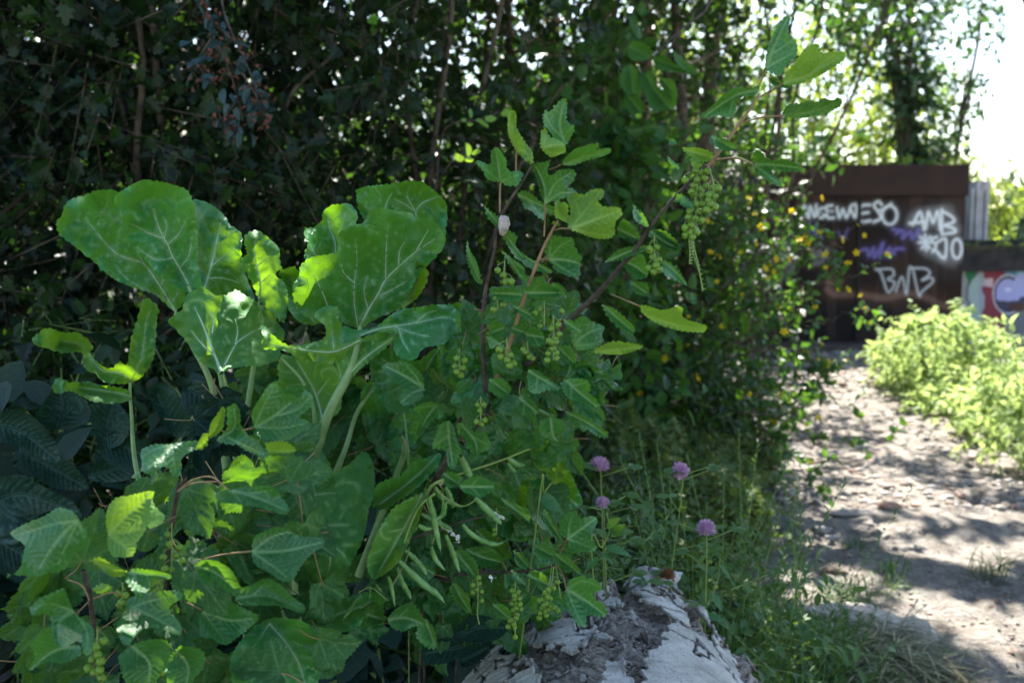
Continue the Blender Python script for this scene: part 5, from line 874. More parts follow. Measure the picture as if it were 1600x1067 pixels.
stem(cb, [(1004, 387, 1.11, 1.5), (985, 392, 1.11, 2.2), (962, 403, 1.12, 2.5)], 'branch'); stem(cb, [(700, 700, 1.25, 5), (692, 730, 1.26, 6), (672, 770, 1.34, 5), (665, 850, 1.5, 3), (660, 1500, 1.6, 3)], 'branch', 'bark_twig', 7, .15); stem(cb, [(740, 620, 1.24, 3), (720, 650, 1.24, 4), (698, 705, 1.25, 5)], 'branch')
def C_(o_, z, d, v=(), p=cb, **k): return leaf(p, o_, z, d, v, **k)
# top sprig
C_([(505, 250), (515, 170), (530, 120), (555, 130), (570, 95), (600, 75), (650, 55), (665, 100), (672, 150), (675, 205), (705, 220), (708, 260), (690, 300), (665, 340), (645, 345), (600, 320), (560, 290), (530, 250)], ZA, 1.11, [[(650, 340), (620, 220), (645, 80)], [(640, 300), (690, 240)], [(640, 310), (560, 220), (530, 160)]])
C_([(490, 260), (530, 243), (550, 285), (600, 300), (640, 330), (655, 385), (610, 410), (570, 430), (530, 400), (500, 360), (490, 310)], ZA, 1.08, [[(500, 380), (560, 350), (645, 345)], [(505, 375), (530, 300), (530, 255)], [(505, 380), (580, 400), (640, 390)]], mat='currant_light', cup=-.006)
C_([(290, 170), (300, 145), (330, 135), (345, 180), (350, 230), (385, 270), (420, 340), (445, 380), (450, 440), (445, 470), (400, 440), (350, 390), (320, 330), (295, 260)], ZA, 1.09, [[(350, 390), (320, 280), (325, 150)], [(350, 390), (390, 380), (435, 430)]], mat='currant_light', g=(.08, 0), petiole=[(807, 236, 1.09), (806, 260, 1.1), (806, 290, 1.1)])
C_([(100, 450), (150, 455), (175, 460), (175, 410), (215, 365), (260, 385), (300, 430), (305, 490), (340, 505), (375, 510), (385, 545), (370, 610), (330, 615), (280, 600), (250, 578), (200, 575), (150, 560), (140, 510)], ZA, 1.12, [[(248, 580), (235, 480), (215, 375)], [(248, 580), (180, 520), (110, 460)], [(248, 580), (310, 550), (375, 530)]], petiole=[(782, 285, 1.12), (781, 310, 1.12), (781, 332, 1.11)])
C_([(630, 470), (650, 430), (700, 375), (760, 350), (830, 335), (868, 325), (870, 355), (850, 375), (932, 378), (900, 410), (850, 430), (780, 450), (710, 475)], ZA, 1.07, [[(632, 470), (760, 425), (925, 380)], [(680, 450), (740, 385)], [(740, 430), (820, 360)]], g=(-.06, .1), petiole=[(877, 257, 1.07), (868, 262, 1.08), (858, 265, 1.09)])
C_([(450, 470), (480, 455), (540, 430), (575, 435), (560, 520), (600, 490), (650, 485), (715, 505), (728, 550), (715, 590), (680, 600), (720, 640), (690, 660), (640, 690), (560, 700), (530, 715), (490, 640), (465, 560)], ZA, 1.09, [[(530, 710), (520, 600), (470, 480)], [(530, 710), (590, 590), (690, 520)], [(530, 710), (620, 650), (700, 645)]], cup=.02, petiole=[(851, 318, 1.09), (851, 345, 1.1), (850, 370, 1.1)])
C_([(350, 655), (400, 628), (460, 650), (500, 690), (580, 720), (590, 775), (540, 770), (520, 820), (480, 800), (440, 770), (390, 750), (380, 700)], ZA, 1.12, [[(360, 660), (450, 700), (570, 760)], [(420, 690), (500, 790)]], g=(.05, .05))
C_([(665, 830), (670, 760), (650, 690), (700, 650), (760, 640), (800, 610), (850, 620), (895, 635), (890, 680), (870, 705), (930, 720), (990, 745), (1010, 790), (990, 830), (970, 900), (920, 925), (850, 930), (780, 905), (690, 875)], ZA, 1.06, [[(690, 870), (820, 820), (985, 760)], [(690, 870), (740, 780), (700, 660)], [(690, 870), (790, 740), (870, 640)], [(690, 870), (830, 900), (930, 910)]], mat='currant_light', cup=-.01, petiole=[(892, 358, 1.06), (878, 357, 1.08), (866, 360, 1.1)])
C_([(590, 670), (620, 700), (665, 715), (670, 760), (665, 830), (620, 810), (590, 790)], ZA, 1.065, [[(660, 820), (610, 700)]], mat='currant_light')
C_([(525, 75), (560, 35), (620, 25), (690, 45), (720, 90), (745, 130), (770, 170), (740, 200), (755, 270), (720, 290), (650, 285), (600, 270), (570, 220), (530, 150)], ZB, 1.13, [[(550, 180), (640, 185), (740, 205)], [(550, 180), (620, 100), (690, 60)], [(550, 180), (640, 240), (720, 280)], [(550, 180), (560, 100), (570, 50)]], petiole=[(857, 405, 1.13), (843, 405, 1.12)])
C_([(1115, 465), (1200, 475), (1280, 485), (1370, 487), (1385, 530), (1440, 560), (1525, 610), (1480, 630), (1400, 630), (1300, 605), (1220, 570), (1140, 520)], ZB, 1.06, [[(1115, 480), (1200, 540), (1350, 590), (1520, 612)], [(1250, 560), (1370, 495)]], mat='currant_light', g=(-.06, .1), petiole=[(999, 478, 1.06), (975, 468, 1.09), (955, 460, 1.12)])
C_([(820, 760), (880, 720), (950, 695), (1040, 700), (1135, 725), (1080, 755), (1000, 775), (900, 772)], ZB, 1.10, [[(825, 760), (960, 740), (1130, 727)]], mat='currant_light', g=(0, .12))
for a_ in [([(680, 660), (700, 560), (760, 530), (830, 560), (900, 600), (890, 650), (885, 700), (820, 745), (740, 755), (700, 710)], ZB, 1.15, [[(700, 720), (780, 650), (880, 610)], [(700, 720), (730, 620), (770, 545)], [(700, 720), (800, 715), (880, 690)]]),
           ([(1000, 180), (1060, 170), (1130, 140), (1170, 200), (1165, 290), (1100, 320), (1060, 290), (1020, 240)], ZB, 1.11, [[(1010, 190), (1080, 220), (1165, 280)], [(1030, 200), (1130, 160)]]), ([(1060, 320), (1120, 320), (1170, 345), (1170, 400), (1120, 405), (1080, 380)], ZB, 1.10, [[(1065, 325), (1160, 390)]]),
           ([(900, 200), (960, 140), (1020, 110), (1160, 95), (1140, 130), (1060, 160), (980, 185)], ZB, 1.10, [[(910, 198), (1020, 145), (1150, 100)]]), ([(1185, 5), (1240, 0), (1300, 50), (1370, 95), (1360, 130), (1310, 125), (1250, 95), (1200, 60)], ZB, 1.08, [[(1190, 10), (1270, 70), (1355, 110)]]),
           ([(1255, 180), (1320, 210), (1380, 280), (1415, 345), (1340, 310), (1280, 280), (1250, 240)], ZB, 1.08, [[(1258, 190), (1330, 250), (1410, 340)]]), ([(885, 465), (960, 490), (1040, 560), (1085, 605), (1070, 650), (990, 610), (920, 540)], ZB, 1.11, [[(890, 470), (980, 550), (1075, 630)]]),
           ([(1075, 715), (1110, 760), (1150, 800), (1175, 860), (1120, 840), (1080, 800)], ZA, 1.09, [[(1080, 725), (1165, 850)]]), ([(975, 870), (1010, 810), (1060, 840), (1110, 900), (1115, 940), (1060, 930), (1000, 920)], ZA, 1.09, [[(980, 870), (1100, 930)]]),
           ([(240, 880), (300, 885), (350, 920), (340, 970), (370, 1010), (400, 1060), (350, 1060), (290, 970)], ZA, 1.10, [[(245, 885), (310, 950), (390, 1050)]]), ([(260, 130), (330, 180), (400, 240), (415, 330), (360, 290), (300, 210)], ZB, 1.12, [[(265, 135), (400, 320)], [(330, 200), (390, 240)]]), ([(370, 130), (440, 180), (560, 240), (560, 270), (470, 250), (390, 210)], ZB, 1.13, [[(560, 260), (380, 150)]]),
           ([(40, 60), (60, 130), (100, 200), (130, 330), (90, 310), (50, 220), (35, 130)], ZB, 1.14, [[(125, 325), (60, 180), (42, 70)]]), ([(150, 730), (180, 760), (225, 790), (260, 870), (225, 860), (170, 800)], ZA, 1.1, [[(155, 735), (240, 850)]]), ([(190, 370), (280, 360), (370, 380), (380, 430), (300, 445), (220, 420)], ZB, 1.10, [[(380, 400), (200, 390)]]),
           ([(380, 370), (480, 310), (600, 340), (645, 410), (560, 430), (450, 430)], ZB, 1.09, [[(390, 390), (620, 390)], [(440, 390), (500, 325)]]), ([(400, 640), (440, 600), (510, 620), (525, 680), (490, 730), (430, 710)], ZB, 1.10, [[(405, 650), (515, 670)], [(450, 660), (490, 720)]]), ([(420, 870), (500, 880), (560, 930), (620, 990), (540, 1010), (480, 1025), (410, 1000)], ZB, 1.10, [[(430, 880), (610, 990)], [(480, 920), (470, 1010)]]),
           ([(640, 930), (700, 920), (790, 940), (810, 1000), (760, 1040), (660, 1030)], ZB, 1.12, [[(650, 935), (800, 1000)]]), ([(715, 835), (800, 835), (890, 890), (850, 940), (780, 910), (720, 870)], ZB, 1.16, [[(720, 840), (880, 895)]]), ([(180, 930), (240, 925), (310, 985), (290, 1030), (230, 1035), (180, 990)], ZB, 1.11, [[(185, 935), (290, 1010)]]),
           ([(170, 590), (230, 565), (275, 600), (260, 660), (200, 660)], ZB, 1.12, [[(265, 610), (190, 640)]]), ([(320, 600), (380, 585), (410, 630), (360, 660), (320, 640)], ZB, 1.10, [[(325, 610), (400, 640)]]), ([(160, 670), (190, 655), (240, 690), (285, 740), (230, 730), (180, 740)], ZB, 1.10, [[(165, 665), (275, 735)], [(190, 680), (190, 730)]]),
           ([(330, 470), (400, 490), (445, 520), (430, 550), (380, 530)], ZB, 1.1, [[(335, 475), (440, 530)]]), ([(560, 330), (600, 335), (628, 380), (615, 400), (580, 370)], ZB, 1.09, [[(565, 335), (620, 390)]]), ([(640, 560), (700, 565), (760, 640), (700, 630), (660, 600)], ZB, 1.11, [[(645, 562), (755, 638)]]), ([(600, 720), (680, 720), (715, 780), (710, 835), (640, 810)], ZB, 1.14, [[(610, 730), (705, 825)]])]: C_(*a_)
# right top branch
for a_, kw_ in [(([(695, 390), (700, 300), (720, 200), (760, 110), (800, 60), (850, 35), (850, 110), (870, 180), (900, 200), (920, 240), (905, 290), (880, 330), (850, 390), (830, 430), (795, 465), (750, 430), (700, 400)], ZC, 1.07, [[(700, 385), (750, 240), (845, 50)], [(700, 385), (780, 340), (890, 280)], [(720, 300), (800, 250), (870, 200)]]), dict(petiole=[(1196, 107, 1.07), (1190, 125, 1.08), (1183, 140, 1.08)])),
                (([(815, 480), (850, 400), (890, 320), (930, 260), (990, 230), (1055, 225), (1060, 270), (1090, 265), (1110, 280), (1180, 275), (1255, 280), (1220, 350), (1150, 400), (1060, 450), (960, 490), (880, 500), (820, 500)], ZC, 1.05, [[(815, 495), (1000, 430), (1220, 300)], [(815, 495), (940, 370), (1040, 240)], [(1000, 430), (1090, 350), (1170, 290)]]), dict(petiole=[(1223, 131, 1.05), (1205, 142, 1.07), (1186, 153, 1.08)], mat='currant_light')),
                (([(715, 450), (760, 450), (810, 480), (880, 510), (860, 525), (800, 520), (740, 500)], ZC, 1.08, [[(720, 455), (870, 515)]]), {}), (([(815, 680), (850, 625), (890, 620), (950, 630), (1000, 605), (1050, 620), (1100, 600), (1160, 615), (1200, 600), (1215, 650), (1150, 700), (1060, 730), (950, 738), (860, 725), (820, 715)], ZC, 1.05, [[(820, 715), (1000, 690), (1205, 620)], [(900, 700), (960, 640)], [(1000, 690), (1100, 620)]]), dict(g=(0, .1), petiole=[(1224, 181, 1.05), (1190, 184, 1.07), (1158, 192, 1.08)])),
                (([(255, 720), (330, 650), (370, 590), (420, 530), (490, 498), (540, 510), (560, 540), (640, 505), (650, 545), (600, 580), (560, 570), (490, 620), (490, 680), (460, 725), (400, 730), (300, 730)], ZC, 1.07, [[(640, 540), (480, 580), (270, 720)], [(480, 580), (440, 710)]]), {}),
                (([(365, 505), (400, 490), (440, 530), (480, 520), (530, 550), (530, 570), (470, 575), (440, 570), (470, 620), (420, 600), (385, 570), (380, 540)], Z7, 1.05, [[(378, 548), (450, 550), (525, 560)], [(378, 548), (460, 610)]]), dict(g=(-.05, 0), petiole=[(1178, 257, 1.05), (1150, 247, 1.07), (1118, 250, 1.08)])), (([(235, 450), (300, 470), (315, 500), (260, 495)], Z7, 1.06, [[(238, 455), (310, 495)]]), {}),
                (([(140, 495), (190, 492), (240, 510), (235, 535), (200, 538), (160, 515)], Z7, 1.06, [[(235, 525), (145, 498)]]), dict(mat='currant_light')), (([(95, 465), (115, 465), (122, 480), (100, 478)], Z7, 1.06, []), {}), (([(90, 520), (130, 555), (120, 560), (95, 540)], Z7, 1.06, []), {}), (([(120, 645), (150, 655), (180, 690), (150, 690), (125, 670)], Z7, 1.07, []), {}),
                (([(1, 700), (20, 730), (28, 755), (5, 740)], Z7, 1.08, []), {}), (([(30, 770), (80, 770), (130, 815), (120, 840), (70, 815), (35, 790)], Z7, 1.08, [[(35, 775), (120, 830)]]), {}), (([(170, 530), (195, 530), (205, 555), (175, 555)], Z7, 1.06, []), dict(mat='currant_light'))]: C_(*a_, **kw_)
# middle
for a_ in [([(150, 130), (190, 100), (270, 90), (350, 130), (400, 170), (410, 260), (400, 340), (360, 370), (290, 380), (250, 330), (260, 270), (180, 220)], 1.2, [[(410, 265), (290, 190), (170, 130)], [(410, 265), (330, 300), (270, 350)], [(400, 260), (350, 180), (290, 110)]]), ([(310, 400), (375, 370), (470, 350), (520, 400), (530, 450), (470, 470), (440, 520), (390, 510), (370, 440)], 1.19, [[(490, 370), (440, 430), (400, 500)], [(490, 370), (380, 390)], [(490, 370), (510, 440)]]),
           ([(460, 640), (470, 560), (510, 490), (570, 470), (610, 530), (640, 600), (660, 650), (640, 700), (590, 770), (550, 740), (535, 670)], 1.17, [[(560, 480), (570, 600), (590, 750)], [(565, 560), (480, 620)]]), ([(610, 500), (640, 480), (730, 530), (800, 530), (830, 600), (820, 650), (770, 670), (720, 680), (670, 640), (650, 580), (615, 560)], 1.13, [[(650, 490), (730, 600), (740, 670)], [(700, 560), (810, 620)]]),
           ([(820, 210), (890, 200), (940, 240), (945, 300), (890, 320), (850, 290), (810, 280)], 1.14, [[(830, 215), (930, 300)]]), ([(1050, 190), (1100, 140), (1160, 180), (1190, 210), (1260, 270), (1200, 280), (1130, 300), (1070, 300), (1040, 260)], 1.12, [[(1060, 200), (1150, 240), (1250, 270)], [(1100, 220), (1080, 290)]]),
           ([(965, 360), (1020, 310), (1090, 330), (1130, 380), (1125, 430), (1060, 430), (1020, 440), (980, 400)], 1.12, [[(1000, 320), (1060, 370), (1120, 420)], [(1040, 350), (1030, 430)]]), ([(1260, 240), (1330, 200), (1400, 200), (1445, 240), (1450, 290), (1490, 320), (1500, 380), (1430, 390), (1340, 340), (1280, 310)], 1.10, [[(1290, 210), (1390, 300), (1490, 380)], [(1340, 250), (1430, 230)], [(1330, 250), (1330, 330)]]),
           ([(1290, 410), (1360, 420), (1430, 450), (1490, 500), (1555, 540), (1550, 575), (1490, 560), (1400, 500), (1330, 460)], 1.1, [[(1295, 415), (1430, 480), (1545, 560)]]), ([(1140, 470), (1200, 445), (1270, 470), (1290, 530), (1240, 570), (1240, 600), (1160, 570), (1130, 520)], 1.11, [[(1200, 450), (1210, 530), (1230, 590)]]),
           ([(630, 870), (680, 820), (750, 810), (840, 840), (850, 900), (800, 940), (740, 950), (660, 920)], 1.13, [[(640, 880), (740, 880), (845, 880)], [(700, 880), (760, 820)], [(700, 880), (760, 940)]]), ([(530, 800), (590, 790), (650, 830), (600, 880), (550, 880)], 1.15, [[(540, 805), (620, 860)]]), ([(1300, 170), (1380, 110), (1470, 130), (1530, 165), (1480, 200), (1440, 230), (1350, 210)], 1.15, [[(1310, 170), (1520, 165)]])]: C_(a_[0], ZD, a_[1], a_[2])
BC = [([(185, 570), (205, 575), (190, 600), (215, 595), (180, 620), (200, 630), (220, 620), (150, 600), (235, 650), (205, 650), (205, 680), (180, 650), (195, 705), (215, 700), (165, 705), (185, 730), (205, 735), (160, 725), (170, 750), (150, 760), (185, 765), (165, 775), (150, 785), (190, 775), (175, 790), (225, 570), (190, 680), (172, 640)], Z7, 1.06, 5.6, [(1090, 262), (1088, 300), (1080, 345), (1083, 380), (1090, 410), (1098, 455)]),
      ([(245, 625), (260, 628), (230, 650), (250, 655), (235, 680), (250, 690), (228, 668), (222, 700)], Z7, 1.05, 6, [(1108, 262), (1115, 290), (1112, 330)]), ([(1180, 120), (1225, 105), (1200, 165), (1235, 185), (1175, 235), (1220, 220), (1240, 245), (1205, 260)], ZB, 1.07, 6, None), ([(610, 590), (615, 650), (565, 615), (595, 700), (550, 690), (575, 740), (545, 770), (595, 765), (600, 800), (540, 810), (570, 700), (590, 680)], ZB, 1.07, 5, None),
      ([(240, 745), (250, 790), (310, 780), (290, 810), (330, 830), (305, 845)], ZB, 1.08, 5.8, None), ([(285, 320), (315, 320), (230, 250), (265, 280)], ZB, 1.09, 5.5, None), ([(615, 80), (665, 95), (605, 130), (655, 140), (615, 165), (640, 185)], ZD, 1.15, 5.2, None), ([(220, 425), (265, 465), (205, 495)], ZB, 1.1, 5, None), ([(745, 370), (785, 370), (760, 405), (740, 475), (790, 465), (770, 490)], ZD, 1.11, 4.5, None),
      ([(400, 760), (430, 790), (450, 800), (390, 745)], ZB, 1.09, 4.6, None), ([(495, 495), (465, 515), (630, 505), (495, 600)], ZB, 1.1, 4.6, None)]
for k, (p_, z_, d_, r_, s_) in enumerate(BC): berries(cb, p_, z_, d_, r_, s_, k)
mb = MB()
for c in ([(170, 800), (178, 850), (195, 900), (210, 965)], [(163, 795), (166, 840), (165, 880)]):
    q = curve(np.array([(1000 + x / 2.133, y / 2.133) for x, y in c]), 8); p = P(q[:, 0], q[:, 1], 1.06); mb.add(*tube(p, .0006, 5))
    for j in range(0, len(p), 2): mb.add(*tube([p[j], p[j] + [.003 * (-1) ** j, 0, .0008]], [.0004, .0007], 4))
mb.build('berry_stalk', M['green_stem'], cb)
# papery web and a tuft of white on the left stem
v = ICO3[0] * (1 + .35 * fbm(ICO3[0] * 2, 3, 4))[:, None] * [.006, .004, .010]; MB().add(v + P(787, 350, 1.09), ICO3[1]).build('withered_leaf', plain('withered', (.34, .29, .25), (.5, .46, .43), 200, .9, .4), cb)
# lower right sprigs over the log
lr = thing('currant_bush', 'low currant bush with berry clusters hanging over the left side of the log', 'currant bush', (.15, 1.45, 0), 'currant bushes')
for a_, kw_ in [(([(1240, 260), (1250, 200), (1300, 165), (1370, 150), (1385, 180), (1450, 175), (1495, 210), (1490, 260), (1465, 310), (1490, 370), (1470, 400), (1410, 425), (1350, 430), (1310, 390), (1310, 330), (1260, 300)], ZE, 1.28, [[(1310, 325), (1400, 260), (1480, 200)], [(1310, 325), (1320, 240), (1340, 170)], [(1310, 325), (1400, 360), (1475, 390)]]), dict(petiole=[(887, 841, 1.28), (880, 855, 1.3), (872, 868, 1.32)])),
                (([(1300, 640), (1320, 580), (1400, 545), (1430, 570), (1480, 580), (1520, 640), (1480, 680), (1545, 720), (1550, 790), (1500, 820), (1440, 820), (1420, 870), (1360, 860), (1310, 790), (1295, 710)], ZE, 1.24, [[(1300, 640), (1420, 710), (1540, 800)], [(1300, 640), (1400, 590), (1500, 620)], [(1300, 640), (1350, 760), (1400, 860)]]), dict(petiole=[(885, 920, 1.24), (878, 895, 1.26), (868, 880, 1.3)])),
                (([(895, 75), (970, 80), (1010, 120), (1070, 150), (1070, 220), (1020, 200), (960, 165), (920, 120)], ZE, 1.28, [[(900, 78), (1065, 210)], [(960, 110), (1050, 150)]]), {}), (([(1225, 415), (1290, 430), (1340, 470), (1390, 530), (1380, 555), (1330, 520), (1290, 490), (1250, 490)], ZE, 1.26, [[(1230, 420), (1385, 545)]]), {}), (([(1050, 555), (1090, 515), (1150, 530), (1195, 580), (1190, 620), (1150, 650), (1100, 620)], ZE, 1.27, [[(1060, 550), (1180, 610)], [(1100, 570), (1150, 640)]]), {}),
                (([(560, 640), (600, 600), (660, 640), (695, 700), (700, 790), (650, 770), (590, 710)], ZE, 1.30, [[(600, 605), (640, 690), (700, 785)], [(620, 650), (690, 700)]]), {}), (([(840, 735), (900, 735), (950, 780), (940, 820), (890, 825), (850, 790)], ZE, 1.32, [[(845, 738), (935, 815)]]), {}), (([(970, 400), (1030, 430), (1075, 490), (1040, 515), (985, 480)], ZE, 1.3, [[(975, 402), (1065, 500)]]), {}), (([(955, 520), (1000, 545), (1045, 600), (1040, 615), (975, 580)], ZE, 1.27, [[(958, 522), (1040, 610)]]), {}),
                (([(670, 390), (760, 370), (850, 390), (905, 440), (870, 490), (800, 520), (740, 500), (700, 450)], ZE, 1.30, [[(675, 395), (780, 440), (890, 470)], [(720, 415), (840, 400)]]), {}), (([(600, 400), (660, 400), (740, 480), (730, 570), (660, 520), (620, 460)], ZE, 1.29, [[(605, 400), (670, 480), (728, 560)]]), {}), (([(1150, 140), (1190, 180), (1280, 350), (1230, 320), (1170, 250)], ZE, 1.33, [[(1160, 160), (1275, 345)]]), {}), (([(1100, 360), (1160, 370), (1220, 430), (1150, 460), (1110, 420)], ZE, 1.33, [[(1105, 365), (1215, 430)]]), {}),
                (([(180, 830), (240, 740), (330, 720), (400, 780), (420, 870), (340, 890), (280, 920), (210, 890)], ZE, 1.27, [[(190, 830), (300, 820), (415, 860)], [(250, 820), (330, 740)]]), {}), (([(420, 820), (470, 890), (490, 1000), (420, 1000), (360, 920)], ZE, 1.3, [[(420, 830), (480, 990)]]), {}), (([(330, 470), (400, 470), (480, 530), (440, 580), (370, 590), (300, 560)], ZE, 1.32, [[(335, 475), (470, 540)]]), {}), (([(730, 270), (790, 265), (840, 310), (860, 380), (790, 370)], ZE, 1.36, [[(735, 272), (855, 375)]]), {}), (([(30, 780), (90, 700), (150, 740), (160, 830), (100, 860), (40, 840)], ZE, 1.3, [[(40, 790), (150, 830)]]), {})]: C_(*a_, p=lr, **kw_)
for k, (p_, d_, r_, s_) in enumerate([([(750, 570), (755, 605), (715, 615), (740, 645), (770, 655), (715, 660), (770, 713)], 1.26, 4.3, [(745, 900), (747, 930), (746, 960), (749, 975)]), ([(960, 650), (1000, 660), (975, 700), (1005, 700), (960, 730), (1010, 735), (985, 760), (1015, 765), (990, 800), (950, 835), (970, 860), (935, 875), (975, 880), (980, 940), (975, 680), (990, 730), (970, 770), (985, 820)], 1.24, 4.6, None),
                                ([(1245, 595), (1220, 635), (1190, 645), (1165, 665), (1180, 690), (1150, 705), (1130, 710), (1200, 700), (1175, 730), (1145, 755), (1200, 745), (1165, 780), (1135, 790), (1240, 770), (1130, 820), (1175, 805), (1225, 755), (1250, 780), (1160, 740), (1190, 765)], 1.24, 4.4, [(865, 885), (862, 910), (855, 940), (850, 960)]), ([(850, 270), (845, 300), (870, 180), (890, 190)], 1.32, 4, None)]): berries(lr, p_, ZE, d_, r_, s_, 20 + k)
stem(lr, [(868, 882, 1.3, 2), (840, 890, 1.32, 2.5), (800, 893, 1.34, 3), (740, 895, 1.36, 3.5), (700, 905, 1.4, 4), (660, 960, 1.5, 3), (650, 1500, 1.55, 3)], 'branch', 'bark_twig', 6, .1); stem(lr, [(765, 805, 1.33, 1.5), (720, 815, 1.33, 2.2), (690, 828, 1.33, 2.4), (640, 845, 1.34, 3), (620, 900, 1.45, 2.5)], 'branch', 'bark_twig', 6, .1)
for c in ([(862, 882), (860, 900), (858, 925)], [(868, 882), (872, 905), (876, 935)]): stem(lr, [(x, y, 1.25, .8) for x, y in c], 'berry_stalk', 'drygrass', 5)
# lower left bush, closer to the camera
ll = thing('currant_bush', 'currant bush at the lower left, nearest the camera', 'currant bush', (-.45, 1.0, 0), 'currant bushes')
C_([(50, 300), (120, 250), (200, 200), (280, 155), (330, 165), (380, 200), (405, 240), (440, 300), (445, 370), (400, 400), (370, 440), (340, 480), (270, 500), (200, 530), (90, 545), (10, 520), (75, 470), (90, 410), (110, 360)], ZF, .93, [[(400, 235), (300, 330), (200, 480)], [(400, 235), (260, 260), (90, 310)], [(400, 235), (330, 380), (290, 480)], [(400, 240), (435, 350)]], p=ll, cup=-.015, teeth=2.4, tper=9)
C_([(550, 310), (540, 240), (545, 170), (590, 130), (640, 100), (690, 80), (790, 85), (770, 130), (810, 170), (830, 230), (780, 260), (735, 260), (720, 340), (680, 400), (600, 445), (560, 430), (545, 370)], ZF, .95, [[(552, 310), (640, 220), (760, 120)], [(552, 310), (700, 290), (820, 225)], [(552, 310), (630, 370), (670, 410)], [(552, 310), (575, 220), (600, 140)]], p=ll, mat='currant_light', teeth=2.4, tper=9)
C_([(460, 440), (510, 425), (560, 455), (620, 485), (650, 510), (600, 525), (560, 515), (500, 470)], ZF, .92, [[(465, 440), (640, 512)]], p=ll, mat='currant_light', g=(0, .1))
C_([(470, 590), (500, 565), (535, 560), (570, 575), (560, 600), (510, 612)], ZF, .93, [], p=ll, mat='currant_light')
C_([(205, 640), (210, 590), (300, 555), (430, 550), (640, 495), (690, 560), (680, 600), (520, 660), (510, 720), (480, 780), (440, 785), (400, 740), (330, 740), (280, 800), (200, 760), (140, 830), (200, 700)], ZG, 1.0, [[(430, 550), (350, 650), (240, 740)], [(430, 550), (440, 660), (460, 770)], [(430, 550), (300, 590), (215, 640)]], p=ll, cup=-.01, g=(0, -.08), teeth=2.4, tper=9)
C_([(830, 270), (910, 250), (960, 320), (970, 400), (1020, 460), (1100, 510), (1130, 600), (1150, 640), (1000, 600), (940, 550), (860, 555), (770, 520), (840, 440), (820, 340)], ZG, .99, [[(780, 510), (900, 430), (900, 270)], [(850, 500), (1130, 630)]], p=ll, g=(.05, 0), teeth=2.4, tper=9)
C_([(720, 430), (760, 340), (820, 275), (832, 340), (835, 440), (760, 490), (700, 500), (690, 560), (620, 595), (650, 460), (700, 460)], ZG, 1.0, [[(640, 590), (740, 470), (820, 290)], [(740, 470), (740, 380)]], p=ll, mat='currant_light', teeth=2.4, tper=9)
C_([(1045, 250), (1080, 200), (1170, 90), (1250, 50), (1285, 130), (1370, 150), (1390, 170), (1430, 110), (1500, 220), (1480, 290), (1400, 350), (1460, 380), (1440, 450), (1350, 540), (1240, 550), (1130, 520), (1060, 430), (1030, 330)], ZG, 1.02, [[(1055, 425), (1200, 340), (1330, 240)], [(1055, 425), (1110, 290), (1200, 130)], [(1055, 425), (1260, 430), (1430, 400)], [(1200, 340), (1380, 290), (1470, 200)]], p=ll, teeth=2.4, tper=9, petiole=[(397, 668, 1.02), (380, 672, 1.03), (350, 680, 1.05)])
C_([(1130, 540), (1280, 530), (1370, 600), (1300, 620), (1180, 640)], ZG, 1.05, [[(1140, 620), (1360, 600)]], p=ll, mat='currant_light')
C_([(735, 930), (780, 900), (870, 900), (960, 880), (1060, 860), (1200, 890), (1270, 930), (1300, 1060), (1200, 1060), (1050, 1040), (950, 1000), (780, 1010)], ZG, .99, [[(880, 900), (1050, 950), (1290, 1050)], [(880, 900), (960, 1000)], [(1000, 930), (1180, 900)]], p=ll, g=(0, -.08), teeth=2.4, tper=9)
C_([(720, 305), (735, 200), (850, 140), (940, 190), (1060, 200), (1130, 245), (1090, 310), (1050, 370), (980, 450), (890, 470), (800, 430), (735, 380)], ZH, 1.0, [[(720, 305), (900, 300), (1120, 250)], [(720, 305), (860, 400), (930, 460)], [(720, 305), (830, 220), (930, 190)]], p=ll, g=(0, -.05), teeth=2.4, tper=9, petiole=[(393, 861, 1.0), (350, 866, 1.02), (310, 875, 1.04)])
C_([(385, 385), (440, 350), (520, 360), (600, 410), (640, 480), (655, 530), (630, 560), (560, 520), (510, 470), (470, 495), (420, 450)], ZH, 1.0, [[(390, 385), (520, 430), (645, 545)]], p=ll, teeth=2.4, tper=9)
C_([(620, 580), (655, 510), (760, 470), (860, 460), (930, 500), (970, 560), (1015, 620), (1000, 645), (880, 620), (790, 640), (650, 605)], ZH, 1.0, [[(630, 575), (800, 560), (1010, 635)], [(720, 565), (800, 480)]], p=ll, g=(0, -.08), teeth=2.4, tper=9)
C_([(430, 640), (480, 600), (600, 570), (740, 650), (780, 660), (700, 780), (600, 840), (500, 830), (400, 800)], ZH, 1.05, [[(430, 645), (580, 700), (720, 690)], [(430, 645), (560, 820)]], p=ll, teeth=2.4, tper=9, petiole=[(316, 953, 1.05), (300, 945, 1.06), (285, 938, 1.07)])
C_([(570, 760), (640, 700), (650, 640), (740, 600), (860, 590), (930, 620), (880, 680), (920, 740), (910, 810), (830, 800), (720, 820), (670, 895), (600, 870)], ZF, .94, [[(670, 680), (760, 720), (910, 800)], [(670, 680), (790, 640), (900, 620)], [(670, 680), (660, 800)]], p=ll, teeth=2.6, tper=9, g=(0, -.06))
C_([(160, 690), (200, 620), (270, 580), (340, 560), (360, 660), (400, 730), (490, 790), (480, 870), (440, 920), (410, 860), (350, 890), (290, 850), (240, 740), (170, 720)], ZF, .93, [[(380, 700), (300, 760), (300, 870)], [(380, 700), (250, 660), (170, 690)], [(380, 700), (440, 800), (445, 900)]], p=ll, teeth=2.6, tper=9, g=(0, -.06))
C_([(150, 870), (250, 780), (320, 860), (410, 880), (400, 930), (330, 960), (230, 960), (150, 1000), (180, 930)], ZF, .97, [[(400, 880), (280, 900), (160, 990)]], p=ll, teeth=2.4, tper=9)
